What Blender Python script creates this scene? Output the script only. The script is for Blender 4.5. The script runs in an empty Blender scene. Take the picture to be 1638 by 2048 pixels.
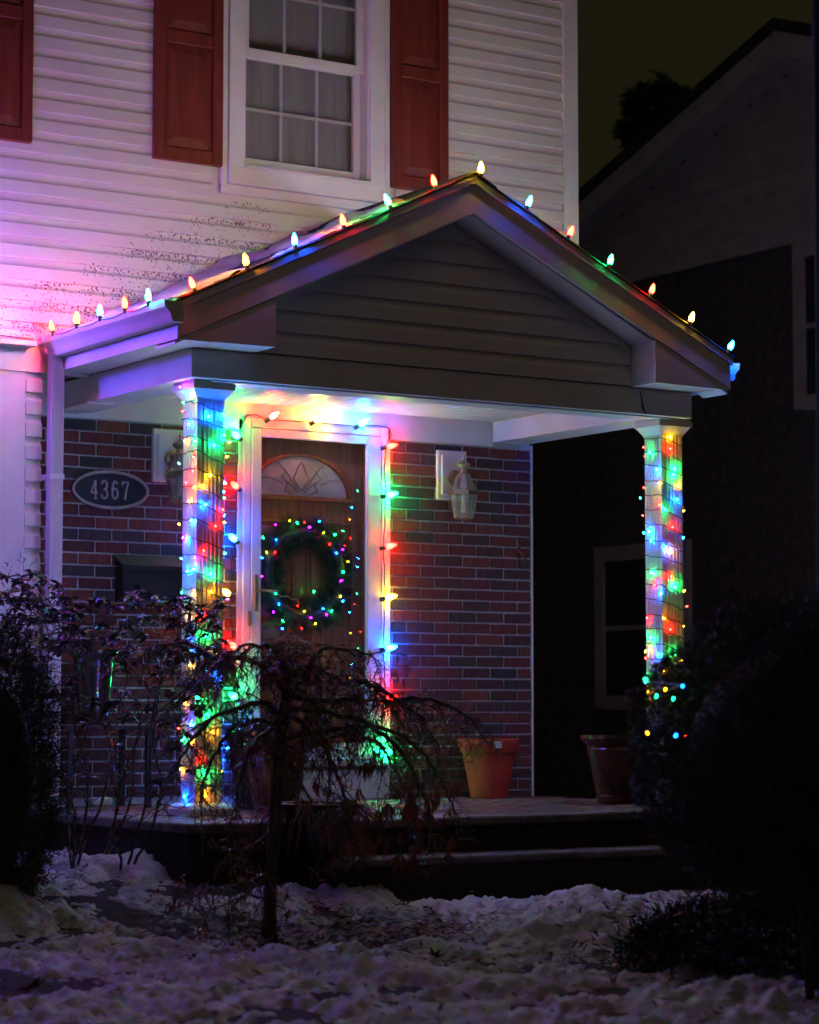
import bpy, bmesh, math, random
from mathutils import Vector, Matrix, Euler, noise
R = random.Random(7)
sc = bpy.context.scene
col = sc.collection

# ------------------------------------------------------------------ camera, sky, light, exposure
CAM = Vector((-8.788, -12.302, 0.509)); YAW = 0.5704; PITCH = 0.082; FPX = 4873.1
cd = bpy.data.cameras.new('camera'); cam = bpy.data.objects.new('camera', cd); col.objects.link(cam)
cam.location = CAM; cam.rotation_euler = (math.pi/2 + PITCH, 0, -YAW)
cd.sensor_fit = 'HORIZONTAL'; cd.sensor_width = 24; cd.lens = FPX/1638*24
cd.clip_start = 0.1; cd.clip_end = 300
cd.dof.use_dof = True; cd.dof.focus_distance = 12.4; cd.dof.aperture_fstop = 2.4; cd.dof.aperture_blades = 0
sc.camera = cam
w = bpy.data.worlds.new('World'); sc.world = w; w.use_nodes = True
bg = w.node_tree.nodes['Background']
bg.inputs[0].default_value = (0.0098, 0.0088, 0.0034, 1); bg.inputs[1].default_value = 1.0   # light-polluted overcast night sky
sd = bpy.data.lights.new('fill_sun', 'SUN'); so = bpy.data.objects.new('fill_sun', sd); col.objects.link(so)
sd.energy = 0.075; sd.angle = math.radians(40); sd.color = (1.0, 0.74, 0.54)                    # faint added fill, standing in for street glow behind the camera
so.rotation_euler = Vector((0.30, 1.0, -0.75)).to_track_quat('-Z', 'Y').to_euler()
sc.view_settings.view_transform = 'Standard'; sc.view_settings.look = 'None'
sc.view_settings.exposure = 0; sc.view_settings.gamma = 1; sc.view_settings.use_curve_mapping = False
sc.render.engine = 'CYCLES'
cy = sc.cycles
cy.use_denoising = True; cy.max_bounces = 6; cy.diffuse_bounces = 4; cy.glossy_bounces = 3; cy.transmission_bounces = 4
cy.transparent_max_bounces = 8; cy.sample_clamp_indirect = 2.0; cy.caustics_reflective = False; cy.caustics_refractive = False
cy.use_light_tree = True

# ------------------------------------------------------------------ helpers
def at(u, v, ax, val):
    """the point of a real plane (x, y or z = val) seen at photo pixel (u, v)"""
    a, b = (u-819)/FPX, -(v-1024)/FPX
    cp, sp, cw, sw = math.cos(PITCH), math.sin(PITCH), math.cos(YAW), math.sin(YAW)
    Y = cp - b*sp; Z = sp + b*cp
    r = Vector((a*cw + Y*sw, -a*sw + Y*cw, Z))
    i = 'xyz'.index(ax)
    return CAM + r*((val - CAM[i])/r[i])
def along(u, v, t):
    a, b = (u-819)/FPX, -(v-1024)/FPX
    cp, sp, cw, sw = math.cos(PITCH), math.sin(PITCH), math.cos(YAW), math.sin(YAW)
    Y = cp - b*sp; Z = sp + b*cp
    return CAM + Vector((a*cw + Y*sw, -a*sw + Y*cw, Z))*t

WORLD = {}
def adopt(o, parent):
    if parent is not None:
        o.parent = parent
        o.matrix_parent_inverse = WORLD.get(parent.name, Matrix.Identity(4)).inverted()
    return o
def tag(o, label=None, cat=None, group=None, kind=None):
    for k, x in (('label', label), ('category', cat), ('group', group), ('kind', kind)):
        if x: o[k] = x
    return o
def thing(name, loc, label, cat, group=None, kind=None):
    o = bpy.data.objects.new(name, None); col.objects.link(o); o.location = loc; o.empty_display_size = .1
    WORLD[o.name] = Matrix.Translation(Vector(loc))
    return tag(o, label, cat, group, kind)
def place(name, me, parent=None, loc=(0, 0, 0), rot=None, scale=None, label=None):
    o = bpy.data.objects.new(name, me); col.objects.link(o)
    o.location = loc
    if rot is not None:
        o.rotation_mode = 'QUATERNION' if hasattr(rot, 'slerp') else 'XYZ'
        if hasattr(rot, 'slerp'): o.rotation_quaternion = rot
        else: o.rotation_euler = rot
    if scale is not None: o.scale = scale if hasattr(scale, '__len__') else (scale,)*3
    if label: o['label'] = label
    return adopt(o, parent)

class MB:
    def __init__(s): s.v = []; s.f = []; s.sm = False
    def add(s, vs, fs):
        n = len(s.v); s.v += [tuple(p) for p in vs]; s.f += [tuple(i+n for i in f) for f in fs]; return s
    def box(s, x0, x1, y0, y1, z0, z1, b=0.0):
        if b <= 0:
            vs = [(x, y, z) for z in (z0, z1) for y in (y0, y1) for x in (x0, x1)]
            return s.add(vs, [(0, 2, 3, 1), (4, 5, 7, 6), (0, 1, 5, 4), (2, 6, 7, 3), (0, 4, 6, 2), (1, 3, 7, 5)])
        bm = bmesh.new(); bmesh.ops.create_cube(bm, size=1)
        for v in bm.verts: v.co = Vector(((x0+x1)/2 + v.co.x*(x1-x0), (y0+y1)/2 + v.co.y*(y1-y0), (z0+z1)/2 + v.co.z*(z1-z0)))
        bmesh.ops.bevel(bm, geom=bm.edges[:], offset=b, segments=1, affect='EDGES')
        bm.verts.index_update(); s.add([v.co[:] for v in bm.verts], [[v.index for v in f.verts] for f in bm.faces]); bm.free(); return s
    def prism(s, poly, a0, a1, axis):
        """poly: 2-d outline; extruded along axis; for y: (x,z), x: (y,z), z: (x,y)"""
        def P(p, a): return (p[0], a, p[1]) if axis == 'y' else (a, p[0], p[1]) if axis == 'x' else (p[0], p[1], a)
        n = len(poly); vs = [P(p, a0) for p in poly] + [P(p, a1) for p in poly]
        return s.add(vs, [tuple(range(n)), tuple(range(2*n-1, n-1, -1))] + [(i, i+n, (i+1) % n + n, (i+1) % n) for i in range(n)])
    def tube(s, pts, r, n=6, cap=True):
        pts = [Vector(p) for p in pts]; m = len(pts)
        if not hasattr(r, '__len__'): r = [r]*m
        base = len(s.v); up = None
        for i, p in enumerate(pts):
            t = (pts[min(i+1, m-1)] - pts[max(i-1, 0)])
            t = t.normalized() if t.length > 1e-9 else Vector((0, 0, 1))
            if up is None: up = t.orthogonal().normalized()
            up = (up - t*up.dot(t)); up = up.normalized() if up.length > 1e-6 else t.orthogonal().normalized()
            q = t.cross(up)
            for k in range(n):
                a = 2*math.pi*k/n; s.v.append(tuple(p + (up*math.cos(a) + q*math.sin(a))*r[i]))
        for i in range(m-1):
            for k in range(n):
                a, b = base+i*n+k, base+i*n+(k+1) % n; s.f.append((a, b, b+n, a+n))
        if cap: s.f.append(tuple(base+k for k in range(n-1, -1, -1))); s.f.append(tuple(base+(m-1)*n+k for k in range(n)))
        return s
    def lathe(s, prof, c=(0, 0, 0), n=24):
        base = len(s.v)
        for r, z in prof:
            for k in range(n):
                a = 2*math.pi*k/n; s.v.append((c[0]+r*math.cos(a), c[1]+r*math.sin(a), c[2]+z))
        for i in range(len(prof)-1):
            for k in range(n):
                a, b = base+i*n+k, base+i*n+(k+1) % n; s.f.append((a, b, b+n, a+n))
        if prof[0][0] > 1e-6: s.f.append(tuple(base+k for k in range(n-1, -1, -1)))
        if prof[-1][0] > 1e-6: s.f.append(tuple(base+(len(prof)-1)*n+k for k in range(n)))
        return s
    def ball(s, c, r, n=8, m=5, sc_=(1, 1, 1)):
        prof = [(math.sin(math.pi*i/m), -math.cos(math.pi*i/m)) for i in range(m+1)]
        base = len(s.v); s.lathe([(max(a, 1e-5)*r, z*r) for a, z in prof], (0, 0, 0), n)
        for i in range(base, len(s.v)):
            p = s.v[i]; s.v[i] = (c[0]+p[0]*sc_[0], c[1]+p[1]*sc_[1], c[2]+p[2]*sc_[2])
        return s
    def mesh(s, name, mat, smooth=None, origin=(0, 0, 0)):
        me = bpy.data.meshes.new(name); o = Vector(origin)
        me.from_pydata([tuple(Vector(p)-o) for p in s.v], [], s.f)
        bm = bmesh.new(); bm.from_mesh(me); bmesh.ops.recalc_face_normals(bm, faces=bm.faces[:]); bm.to_mesh(me); bm.free()
        me.materials.append(mat)
        if smooth:
            me.shade_smooth()
            if smooth is not True: me.set_sharp_from_angle(angle=math.radians(smooth))
        return me
    def build(s, name, mat, parent=None, smooth=None, origin=None, label=None):
        me = s.mesh(name, mat, smooth, origin or (0, 0, 0))
        return place(name, me, parent, origin or (0, 0, 0), label=label)
def raw_mesh(name, vs, fs, mat, smooth=False):
    me = bpy.data.meshes.new(name); me.from_pydata(vs, [], fs); me.materials.append(mat)
    if smooth: me.shade_smooth()
    return me

# ------------------------------------------------------------------ materials
def mat(name, c, rough=.5, metal=0., var=.12, nscale=8., bump=0., bscale=60., coat=0., c2=None, stretch=(1, 1, 1), spec=.5, objrand=None, coord='Object'):
    m = bpy.data.materials.new(name); m.use_nodes = True; nt = m.node_tree; N = nt.nodes; L = nt.links
    b = N['Principled BSDF']; b.inputs['Roughness'].default_value = rough; b.inputs['Metallic'].default_value = metal
    b.inputs['Specular IOR Level'].default_value = spec; b.inputs['Coat Weight'].default_value = coat
    tc = N.new('ShaderNodeTexCoord'); mp = N.new('ShaderNodeMapping'); mp.inputs['Scale'].default_value = stretch
    L.new(tc.outputs[coord], mp.inputs[0])
    nz = N.new('ShaderNodeTexNoise'); nz.inputs['Scale'].default_value = nscale; nz.inputs['Detail'].default_value = 6
    L.new(mp.outputs[0], nz.inputs['Vector'])
    rp = N.new('ShaderNodeValToRGB'); e = rp.color_ramp.elements
    c2 = c2 or tuple(x*(1-var*2) for x in c); cc = tuple(min(1, x*(1+var)) for x in c)
    e[0].position = .32; e[0].color = (*c2, 1); e[1].position = .68; e[1].color = (*cc, 1)
    L.new(nz.outputs[0], rp.inputs[0]); out = rp.outputs[0]
    if objrand:
        oi = N.new('ShaderNodeObjectInfo'); r2 = N.new('ShaderNodeValToRGB'); r2.color_ramp.interpolation = 'CONSTANT'
        el = r2.color_ramp.elements
        for i, x in enumerate(objrand):
            if i < 2: q = el[i]; q.position = i/len(objrand)
            else: q = el.new(i/len(objrand))
            q.color = (*x, 1)
        L.new(oi.outputs['Random'], r2.inputs[0])
        mx = N.new('ShaderNodeMix'); mx.data_type = 'RGBA'; mx.blend_type = 'MULTIPLY'; mx.inputs[0].default_value = 1
        L.new(out, mx.inputs[6]); L.new(r2.outputs[0], mx.inputs[7]); out = mx.outputs[2]
    L.new(out, b.inputs['Base Color'])
    mr = N.new('ShaderNodeMapRange'); mr.inputs['To Min'].default_value = max(.02, rough-.08); mr.inputs['To Max'].default_value = min(1, rough+.1)
    L.new(nz.outputs[0], mr.inputs[0]); L.new(mr.outputs[0], b.inputs['Roughness'])
    if bump:
        n2 = N.new('ShaderNodeTexNoise'); n2.inputs['Scale'].default_value = bscale; n2.inputs['Detail'].default_value = 5
        L.new(mp.outputs[0], n2.inputs['Vector'])
        bp = N.new('ShaderNodeBump'); bp.inputs['Strength'].default_value = bump; bp.inputs['Distance'].default_value = .01
        L.new(n2.outputs[0], bp.inputs['Height']); L.new(bp.outputs[0], b.inputs['Normal'])
    return m
def emit(name, c, k, hot=0.0):
    """light-giving bulb; hot = extra white of the LED inside, seen at mid height of a cone bulb"""
    m = bpy.data.materials.new(name); m.use_nodes = True; nt = m.node_tree; nt.nodes.clear(); N = nt.nodes; L = nt.links
    e = N.new('ShaderNodeEmission'); o = N.new('ShaderNodeOutputMaterial')
    e.inputs[0].default_value = (*c, 1); e.inputs[1].default_value = k
    if hot:
        tc = N.new('ShaderNodeTexCoord'); sp = N.new('ShaderNodeSeparateXYZ'); L.new(tc.outputs['Object'], sp.inputs[0])
        mr = N.new('ShaderNodeMapRange'); mr.inputs['From Max'].default_value = .0605; L.new(sp.outputs[2], mr.inputs[0])
        rp = N.new('ShaderNodeValToRGB'); el = rp.color_ramp.elements; el[0].color = (0, 0, 0, 1); el[1].color = (0, 0, 0, 1)
        for p_, v_ in ((.22, .55), (.45, 1.0), (.68, .5)):
            x = el.new(p_); x.color = (v_, v_, v_, 1)
        L.new(mr.outputs[0], rp.inputs[0])
        mx = N.new('ShaderNodeMix'); mx.data_type = 'RGBA'; mx.blend_type = 'ADD'; mx.inputs[0].default_value = hot
        mx.inputs[6].default_value = (*c, 1); L.new(rp.outputs[0], mx.inputs[7]); L.new(mx.outputs[2], e.inputs[0])
    nt.links.new(e.outputs[0], o.inputs[0]); return m
def glass(name, tint=(1, 1, 1), rough=.0, ior=1.5, refl=1.0):
    m = bpy.data.materials.new(name); m.use_nodes = True; nt = m.node_tree; N = nt.nodes; L = nt.links; N.clear()
    t = N.new('ShaderNodeBsdfTransparent'); t.inputs[0].default_value = (*tint, 1)
    g = N.new('ShaderNodeBsdfGlossy'); g.inputs['Roughness'].default_value = rough
    f = N.new('ShaderNodeFresnel'); f.inputs[0].default_value = ior
    ml = N.new('ShaderNodeMath'); ml.operation = 'MULTIPLY'; ml.use_clamp = True; ml.inputs[1].default_value = refl
    mx = N.new('ShaderNodeMixShader'); o = N.new('ShaderNodeOutputMaterial')
    ge = N.new('ShaderNodeNewGeometry'); fr = N.new('ShaderNodeMath'); fr.operation = 'SUBTRACT'; fr.inputs[0].default_value = 1; L.new(ge.outputs['Backfacing'], fr.inputs[1])
    m2 = N.new('ShaderNodeMath'); m2.operation = 'MULTIPLY'; L.new(ml.outputs[0], m2.inputs[0]); L.new(fr.outputs[0], m2.inputs[1])
    L.new(f.outputs[0], ml.inputs[0]); L.new(m2.outputs[0], mx.inputs[0]); L.new(t.outputs[0], mx.inputs[1]); L.new(g.outputs[0], mx.inputs[2]); L.new(mx.outputs[0], o.inputs[0])
    return m
M = {}
M['siding'] = mat('siding_vinyl', (.74, .72, .69), .42, var=.03, nscale=3, bump=.05, bscale=150)
M['trim'] = mat('white_trim', (.77, .76, .74), .4, var=.04, nscale=5, bump=.04, bscale=90)
M['porch'] = mat('porch_metal_trim', (.74, .73, .71), .4, var=.05, nscale=4, bump=.03, bscale=120)
M['shutter'] = mat('red_shutter_paint', (.195, .029, .018), .5, var=.16, nscale=6, bump=.25, bscale=60, stretch=(5, 5, .5))
M['brick'] = mat('brick_faces', (.95, .95, .95), .8, var=.2, nscale=22, bump=.55, bscale=90, stretch=(2.5, 2.5, .6), spec=.25,
                 objrand=[(.205, .048, .040), (.160, .040, .038), (.110, .044, .042), (.080, .050, .055), (.235, .060, .046), (.185, .044, .044), (.135, .040, .042), (.105, .046, .048), (.215, .054, .042), (.165, .046, .046), (.145, .05, .045)])
M['brick_dark'] = mat('burnt_brick', (.035, .030, .034), .8, var=.2, nscale=20, bump=.4)
M['mortar'] = mat('mortar', (.52, .49, .48), .9, var=.12, nscale=40, bump=.5, bscale=150)
M['shingle'] = mat('asphalt_shingle', (.040, .037, .036), .85, var=.35, nscale=60, bump=.6, bscale=200, objrand=[(1, 1, 1), (.7, .72, .75), (1.2, 1.1, 1), (.85, .85, .9)])
M['wood'] = mat('stained_door_wood', (.46, .145, .046), .34, var=.2, nscale=5, stretch=(8, 8, .6), bump=.1, bscale=30, c2=(.32, .088, .028))
M['brass'] = mat('aged_brass', (.42, .33, .20), .34, metal=.85, var=.2, nscale=20)
M['iron'] = mat('black_metal', (.018, .018, .022), .62, var=.2)
M['rust'] = mat('rusty_iron', (.11, .05, .04), .7, var=.4, nscale=40)
M['plaque'] = mat('plaque_dark', (.017, .020, .034), .45, var=.15)
M['pewter'] = mat('pewter_raised', (.46, .40, .36), .42, metal=.35, var=.1)
M['curtain'] = mat('grey_curtain', (.40, .385, .39), .9, var=.06, nscale=3, stretch=(6, 1, .3))
M['screen'] = mat('dark_interior', (.015, .015, .015), .9)
M['terracotta'] = mat('terracotta', (.50, .050, .020), .72, var=.14, nscale=9, bump=.12, bscale=70)
M['glaze'] = mat('brown_glaze', (.085, .026, .012), .14, var=.4, nscale=7, coat=.25)
M['dark_glaze'] = mat('dark_glaze', (.030, .021, .018), .18, var=.3, nscale=7, coat=.6)
M['soil'] = mat('potting_soil', (.03, .022, .016), .95, var=.4, nscale=40, bump=.7, bscale=80)
M['paper'] = mat('paper_label', (.72, .70, .66), .6, var=.05)
M['ink'] = mat('label_ink', (.05, .05, .06), .6)
M['stone'] = mat('bluestone_slab', (.155, .135, .13), .66, var=.35, nscale=7, bump=.45, bscale=35, objrand=[(1, 1, 1), (.8, .78, .8), (1.1, 1, .95), (.9, .86, .84)])
M['riser'] = mat('dark_riser_brick', (.035, .026, .024), .85, var=.3, nscale=25, bump=.4)
M['gnd'] = mat('wet_soil_and_grass', (.028, .021, .014), .85, var=.5, nscale=30, bump=1, bscale=70)
M['walk'] = mat('walkway_stone', (.17, .155, .15), .7, var=.25, nscale=14, bump=.4)
M['bark'] = mat('wet_maple_bark', (.060, .043, .036), .32, var=.4, nscale=30, bump=.5, bscale=80, stretch=(1, 1, .3))
M['twig'] = mat('wet_twigs', (.15, .085, .068), .26, var=.3, nscale=30, spec=.7)
M['dryleaf'] = mat('dry_maple_leaf', (.125, .042, .026), .6, var=.4, nscale=18, bump=.2, objrand=[(1, 1, 1), (1.4, 1.2, .9), (.7, .6, .6), (1.2, .8, .7), (1.5, 1.7, 1.2)])
M['lace'] = mat('shrivelled_laceleaf', (.22, .070, .050), .55, var=.45, nscale=12)
M['rhodo'] = mat('dark_evergreen_leaf', (.075, .070, .062), .24, var=.35, nscale=14, spec=.7, objrand=[(1, 1, 1), (.8, .85, .9), (1.3, .95, .8), (1.1, 1.15, 1), (2.1, .9, .55)])
M['yew'] = mat('yew_needles', (.040, .050, .028), .5, var=.5, nscale=5)
M['spruce'] = mat('wreath_needles', (.06, .13, .075), .5, var=.4, nscale=20)
M['bow'] = mat('red_foil_berry', (.30, .016, .03), .28, var=.1)
M['ribbon'] = mat('gold_ribbon', (.42, .33, .12), .4, var=.1)
M['wire'] = mat('green_cord', (.010, .022, .015), .5, var=.1)
M['socket'] = mat('green_socket', (.012, .030, .020), .45)
M['nb_brick'] = mat('neighbour_dark_brick', (.080, .058, .052), .9, var=.25, nscale=14, bump=.3)
M['nb_siding'] = mat('neighbour_siding', (.38, .28, .27), .85, var=.12, nscale=5)
M['nb_trim'] = mat('neighbour_trim', (.36, .29, .29), .75, var=.1)
M['nb_roof'] = mat('neighbour_roof', (.014, .013, .012), .95)
def droplet():
    m = bpy.data.materials.new('water_droplet'); m.use_nodes = True; nt = m.node_tree; N = nt.nodes; N.clear()
    t = N.new('ShaderNodeBsdfTranslucent'); g_ = N.new('ShaderNodeBsdfGlossy'); g_.inputs['Roughness'].default_value = .25; x = N.new('ShaderNodeMixShader'); x.inputs[0].default_value = .45
    t.inputs[0].default_value = (.9, .92, .95, 1); o = N.new('ShaderNodeOutputMaterial')
    nt.links.new(t.outputs[0], x.inputs[1]); nt.links.new(g_.outputs[0], x.inputs[2]); nt.links.new(x.outputs[0], o.inputs[0]); return m
M['droplet'] = droplet()
M['glass'] = glass('storm_glass', (.93, .95, .94), 0, 1.52, 1.7)
M['winglass'] = glass('window_glass', (.90, .91, .92), .02, 1.5, 1.0)
M['lampglass'] = glass('lantern_glass', (.80, .82, .78), .04, 1.7, 2.2)
def frost(m):
    nt = m.node_tree; N = nt.nodes; o = [n for n in N if n.type == 'OUTPUT_MATERIAL'][0]; src = o.inputs[0].links[0].from_socket
    d = N.new('ShaderNodeBsdfDiffuse'); d.inputs[0].default_value = (.50, .50, .45, 1); x = N.new('ShaderNodeMixShader'); x.inputs[0].default_value = .28
    nt.links.new(src, x.inputs[1]); nt.links.new(d.outputs[0], x.inputs[2]); nt.links.new(x.outputs[0], o.inputs[0])
frost(M['lampglass'])

# vinyl siding that carries dark mildew specks near the porch roof line (dirt with its own shape)
def moldy():
    m = mat('mildewed_siding', (.74, .72, .69), .42, var=.03, nscale=3, bump=.05, bscale=150)
    nt = m.node_tree; N = nt.nodes; L = nt.links; b = N['Principled BSDF']; src = b.inputs['Base Color'].links[0].from_socket
    def mth(op, a, c, clamp=False):
        n = N.new('ShaderNodeMath'); n.operation = op; n.use_clamp = clamp
        for i, x in enumerate((a, c)):
            if x is None: continue
            if isinstance(x, (int, float)): n.inputs[i].default_value = x
            else: L.new(x, n.inputs[i])
        return n.outputs[0]
    g = N.new('ShaderNodeNewGeometry'); sx = N.new('ShaderNodeSeparateXYZ'); L.new(g.outputs['Position'], sx.inputs[0])
    X, Z = sx.outputs[0], sx.outputs[2]
    # height above the roof line of the left slope
    line = mth('ADD', mth('MULTIPLY', X, .477), 3.345 + 1.70*.477)
    h = mth('SUBTRACT', Z, line)
    vo = N.new('ShaderNodeTexVoronoi'); vo.inputs['Scale'].default_value = 92; vo.inputs['Randomness'].default_value = 1
    L.new(g.outputs['Position'], vo.inputs['Vector'])
    big = N.new('ShaderNodeTexNoise'); big.inputs['Scale'].default_value = 5.5; big.inputs['Detail'].default_value = 3; L.new(g.outputs['Position'], big.inputs['Vector'])
    # bands: more specks in the lower part of each course
    fr = mth('FRACT', mth('DIVIDE', mth('SUBTRACT', Z, 2.446), .114), None)
    band = mth('SUBTRACT', 1.0, mth('MULTIPLY', mth('ABSOLUTE', mth('SUBTRACT', fr, .86), None), 2.6), True)
    fade = mth('SUBTRACT', 1.0, mth('DIVIDE', mth('ABSOLUTE', h, None), .36), True)
    xf = mth('MULTIPLY', mth('SUBTRACT', -2.05, X), 1.6, True)
    dens = mth('MULTIPLY', mth('MULTIPLY', fade, xf), mth('ADD', mth('MULTIPLY', band, 1.0), .16))
    dens = mth('MULTIPLY', dens, mth('MULTIPLY', mth('SUBTRACT', big.outputs[0], .30), 3.4, True))
    cell = N.new('ShaderNodeSeparateColor'); L.new(vo.outputs['Color'], cell.inputs[0])
    on = mth('LESS_THAN', cell.outputs[0], mth('MULTIPLY', dens, 3.8))
    dot = mth('LESS_THAN', vo.outputs['Distance'], mth('ADD', mth('MULTIPLY', cell.outputs[1], .50), .12))
    fac = mth('MULTIPLY', mth('MULTIPLY', on, dot), .85)
    mx = N.new('ShaderNodeMix'); mx.data_type = 'RGBA'; L.new(fac, mx.inputs[0]); L.new(src, mx.inputs[6]); mx.inputs[7].default_value = (.05, .035, .035, 1)
    L.new(mx.outputs[2], b.inputs['Base Color']); return m
M['mold'] = moldy()

# snow, coarse and icy
sn = mat('old_snow', (.72, .72, .76), .45, var=.06, nscale=3.2, bump=1.0, bscale=85, c2=(.36, .34, .33)); M['snow'] = sn

# bulb colours as radiance: one strong channel gives the cast colour, the weak ones the hue of the glowing bulb itself
BC = {'r': (.58, .0016, .0005), 'o': (.62, .165, .0006), 'y': (.56, .315, .004), 'g': (.0012, 1.0, .15), 'b': (.0012, .12, 1.40), 'p': (.36, .002, .80), 'w': (.4, .5, .7)}
CN = {'r': 'red', 'o': 'orange', 'y': 'yellow', 'g': 'green', 'b': 'blue', 'p': 'purple', 'w': 'cool white'}
def bulbset(pre, K, lift, hot=0, gain={}):
    return {k: emit(pre+CN[k].replace(' ', '_'), tuple(x*K*gain.get(k, 1)+(lift if x < .005 else 0) for x in c), 1.0, hot) for k, c in BC.items()}
K_ROOF, K_DOOR, K_COL, K_WREATH = 800, 270, 600, 75
EM = {'roof': bulbset('roof_bulb_', K_ROOF, .10, .16), 'door': bulbset('door_bulb_', K_DOOR, .15, .45, {'y': .65, 'b': 1.25}), 'dtop': bulbset('top_bulb_', 420, .3, .8), 'col': bulbset('mini_bulb_', K_COL, .85, 0, {'o': .6, 'y': .6, 'b': 1.7, 'r': .85}), 'wr': bulbset('wreath_bulb_', K_WREATH, .12)}
C9 = [(.0085, 0), (.0125, .008), (.0145, .020), (.0130, .033), (.0085, .048), (.003, .058), (.0002, .0605)]
MINI = [(.0022, 0), (.0032, .002), (.0034, .009), (.0018, .0125), (.0002, .014)]
BULB = {}
def bulb_mesh(kind, c):
    key = (kind, c)
    if key not in BULB:
        pr = C9 if kind in ('roof', 'door', 'dtop') else MINI
        k = 1.0 if kind != 'wr' else .8
        BULB[key] = MB().lathe([(r*k, z*k) for r, z in pr], n=10 if pr is C9 else 6).mesh('bulb_' + CN[c], EM[kind][c], True)
    return BULB[key]
SOCK = MB().lathe([(.0105, -.026), (.0112, -.004), (.0112, .003), (.008, .004)], n=8).mesh('socket', M['socket'], 40)
MSOCK = MB().lathe([(.0022, -.012), (.0030, -.002), (.0028, .001)], n=5).mesh('socket', M['socket'])
def bulb(kind, c, p, axis, parent):
    q = Vector(axis).to_track_quat('Z', 'Y')
    b = place('bulb', bulb_mesh(kind, c), parent, p, q, label=CN[c] + ' bulb')
    s = place('socket', SOCK if kind in ('roof', 'door', 'dtop') else MSOCK, None, p, q)
    s.parent = b; s.matrix_parent_inverse = (Matrix.LocRotScale(Vector(p), q, Vector((1, 1, 1)))).inverted()
    if parent is not None and parent.name in WORLD: pass
    return b

# ================================================================== SETTING: ground
def smooth(t): t = max(0., min(1., t)); return t*t*(3-2*t)
def ground_z(x, y):
    near = -.43 - .07*smooth((-y-3.4)/3.0)                       # lawn falls a little towards the street
    bed = -.235 - .15*smooth((x+3.3)/1.1)                       # higher bed against the porch
    t = smooth((-y-2.0)/1.5)
    return bed*(1-t) + near*t
def grid(name, x0, x1, y0, y1, nx, ny, fz, m, sm=True):
    vs = []; fs = []
    for j in range(ny+1):
        for i in range(nx+1):
            x = x0+(x1-x0)*i/nx; y = y0+(y1-y0)*j/ny; vs.append((x, y, fz(x, y)))
    for j in range(ny):
        for i in range(nx):
            a = j*(nx+1)+i; fs.append((a, a+1, a+nx+2, a+nx+1))
    return raw_mesh(name, vs, fs, m, sm)
me = grid('ground', -14, 14, -16, 14, 200, 200, lambda x, y: ground_z(x, y) - .012 + .02*noise.noise((x*3, y*3, 0)), M['gnd'])
g = place('ground', me); tag(g, kind='structure')
g2 = place('far_ground', grid('far_ground', -150, 150, -150, 150, 8, 8, lambda x, y: -.62, M['gnd'], False)); tag(g2, kind='structure')
def snow_h(x, y):
    n1 = noise.fractal((x*1.1+3.1, y*1.1, .3), 1.0, 2.0, 3)
    n2 = noise.fractal((x*4.2, y*4.2, 7.7), .9, 2.1, 4)
    n3 = noise.turbulence((x*9, y*9, 2.2), 4, True)
    vd = noise.voronoi((x*8.5, y*8.5, 1.7))[0]
    n4 = noise.fractal((x*16, y*16, 4.4), .7, 2.2, 4)
    rg = noise.ridged_multi_fractal((x*2.6, y*2.6, 9.1), .9, 2.2, 4, .9, 2.0)
    h = .023 + .046*n1 + .040*n2 + .030*(n3-.7) + .010*(vd[1]-vd[0]-.25) + .019*n4 + .022*(rg-1.0) - .012*smooth((-y-5.0)/.8)
    # heaps raked against the bed and the foot of the steps
    h += .085*math.exp(-((x+1.9)**2/.30 + (y+3.15)**2/.05)) + .06*math.exp(-((x+3.6)**2/.25 + (y+1.95)**2/.06)) + .055*math.exp(-((x+2.6)**2/.5+(y+3.9)**2/.12))
    # bare leaf litter round the maple's foot and thin spots
    h -= .085*math.exp(-(((x+3.40)/.50)**2 + ((y+3.55)/.36)**2)) + .06*math.exp(-(((x+5.2)/.5)**2 + ((y+4.35)/.16)**2))
    h -= .035*math.exp(-(((x+3.5)/.5)**2 + ((y+5.3)/.10)**2)) + .09*math.exp(-(((x+2.1)/.30)**2+((y+4.4)/.35)**2))
    return h
def snow_z(x, y):
    h = snow_h(x, y)
    if -3.62 < x < .2 and y > -2.62: h = -.2                       # none under the porch and the steps
    if -2.75 < x < .2 and y > -2.86: h = min(h, -.03)
    return ground_z(x, y) + h
me = grid('snow', -7.0, .4, -7.2, -1.0, 560, 500, snow_z, M['snow'])
tag(place('snow', me), 'lumpy half melted old snow lying over the lawn before the porch', 'snow', kind='stuff')
# stone walk at the foot of the steps
wk = MB()
for i in range(5): wk.box(-2.75+i*.58, -2.75+i*.58+.565, -3.05, -2.60, -.44, -.385+.004*(i % 2), .008)
tag(wk.build('walkway', M['walk']), kind='structure')

# ================================================================== SETTING: porch floor and steps
FY = -2.33; FX0 = -3.60; FX1 = .10
pf = MB().box(FX0+.04, FX1-.03, FY+.04, .30, -.70, -.045).build('porch_floor', M['riser']); tag(pf, kind='structure')
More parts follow.
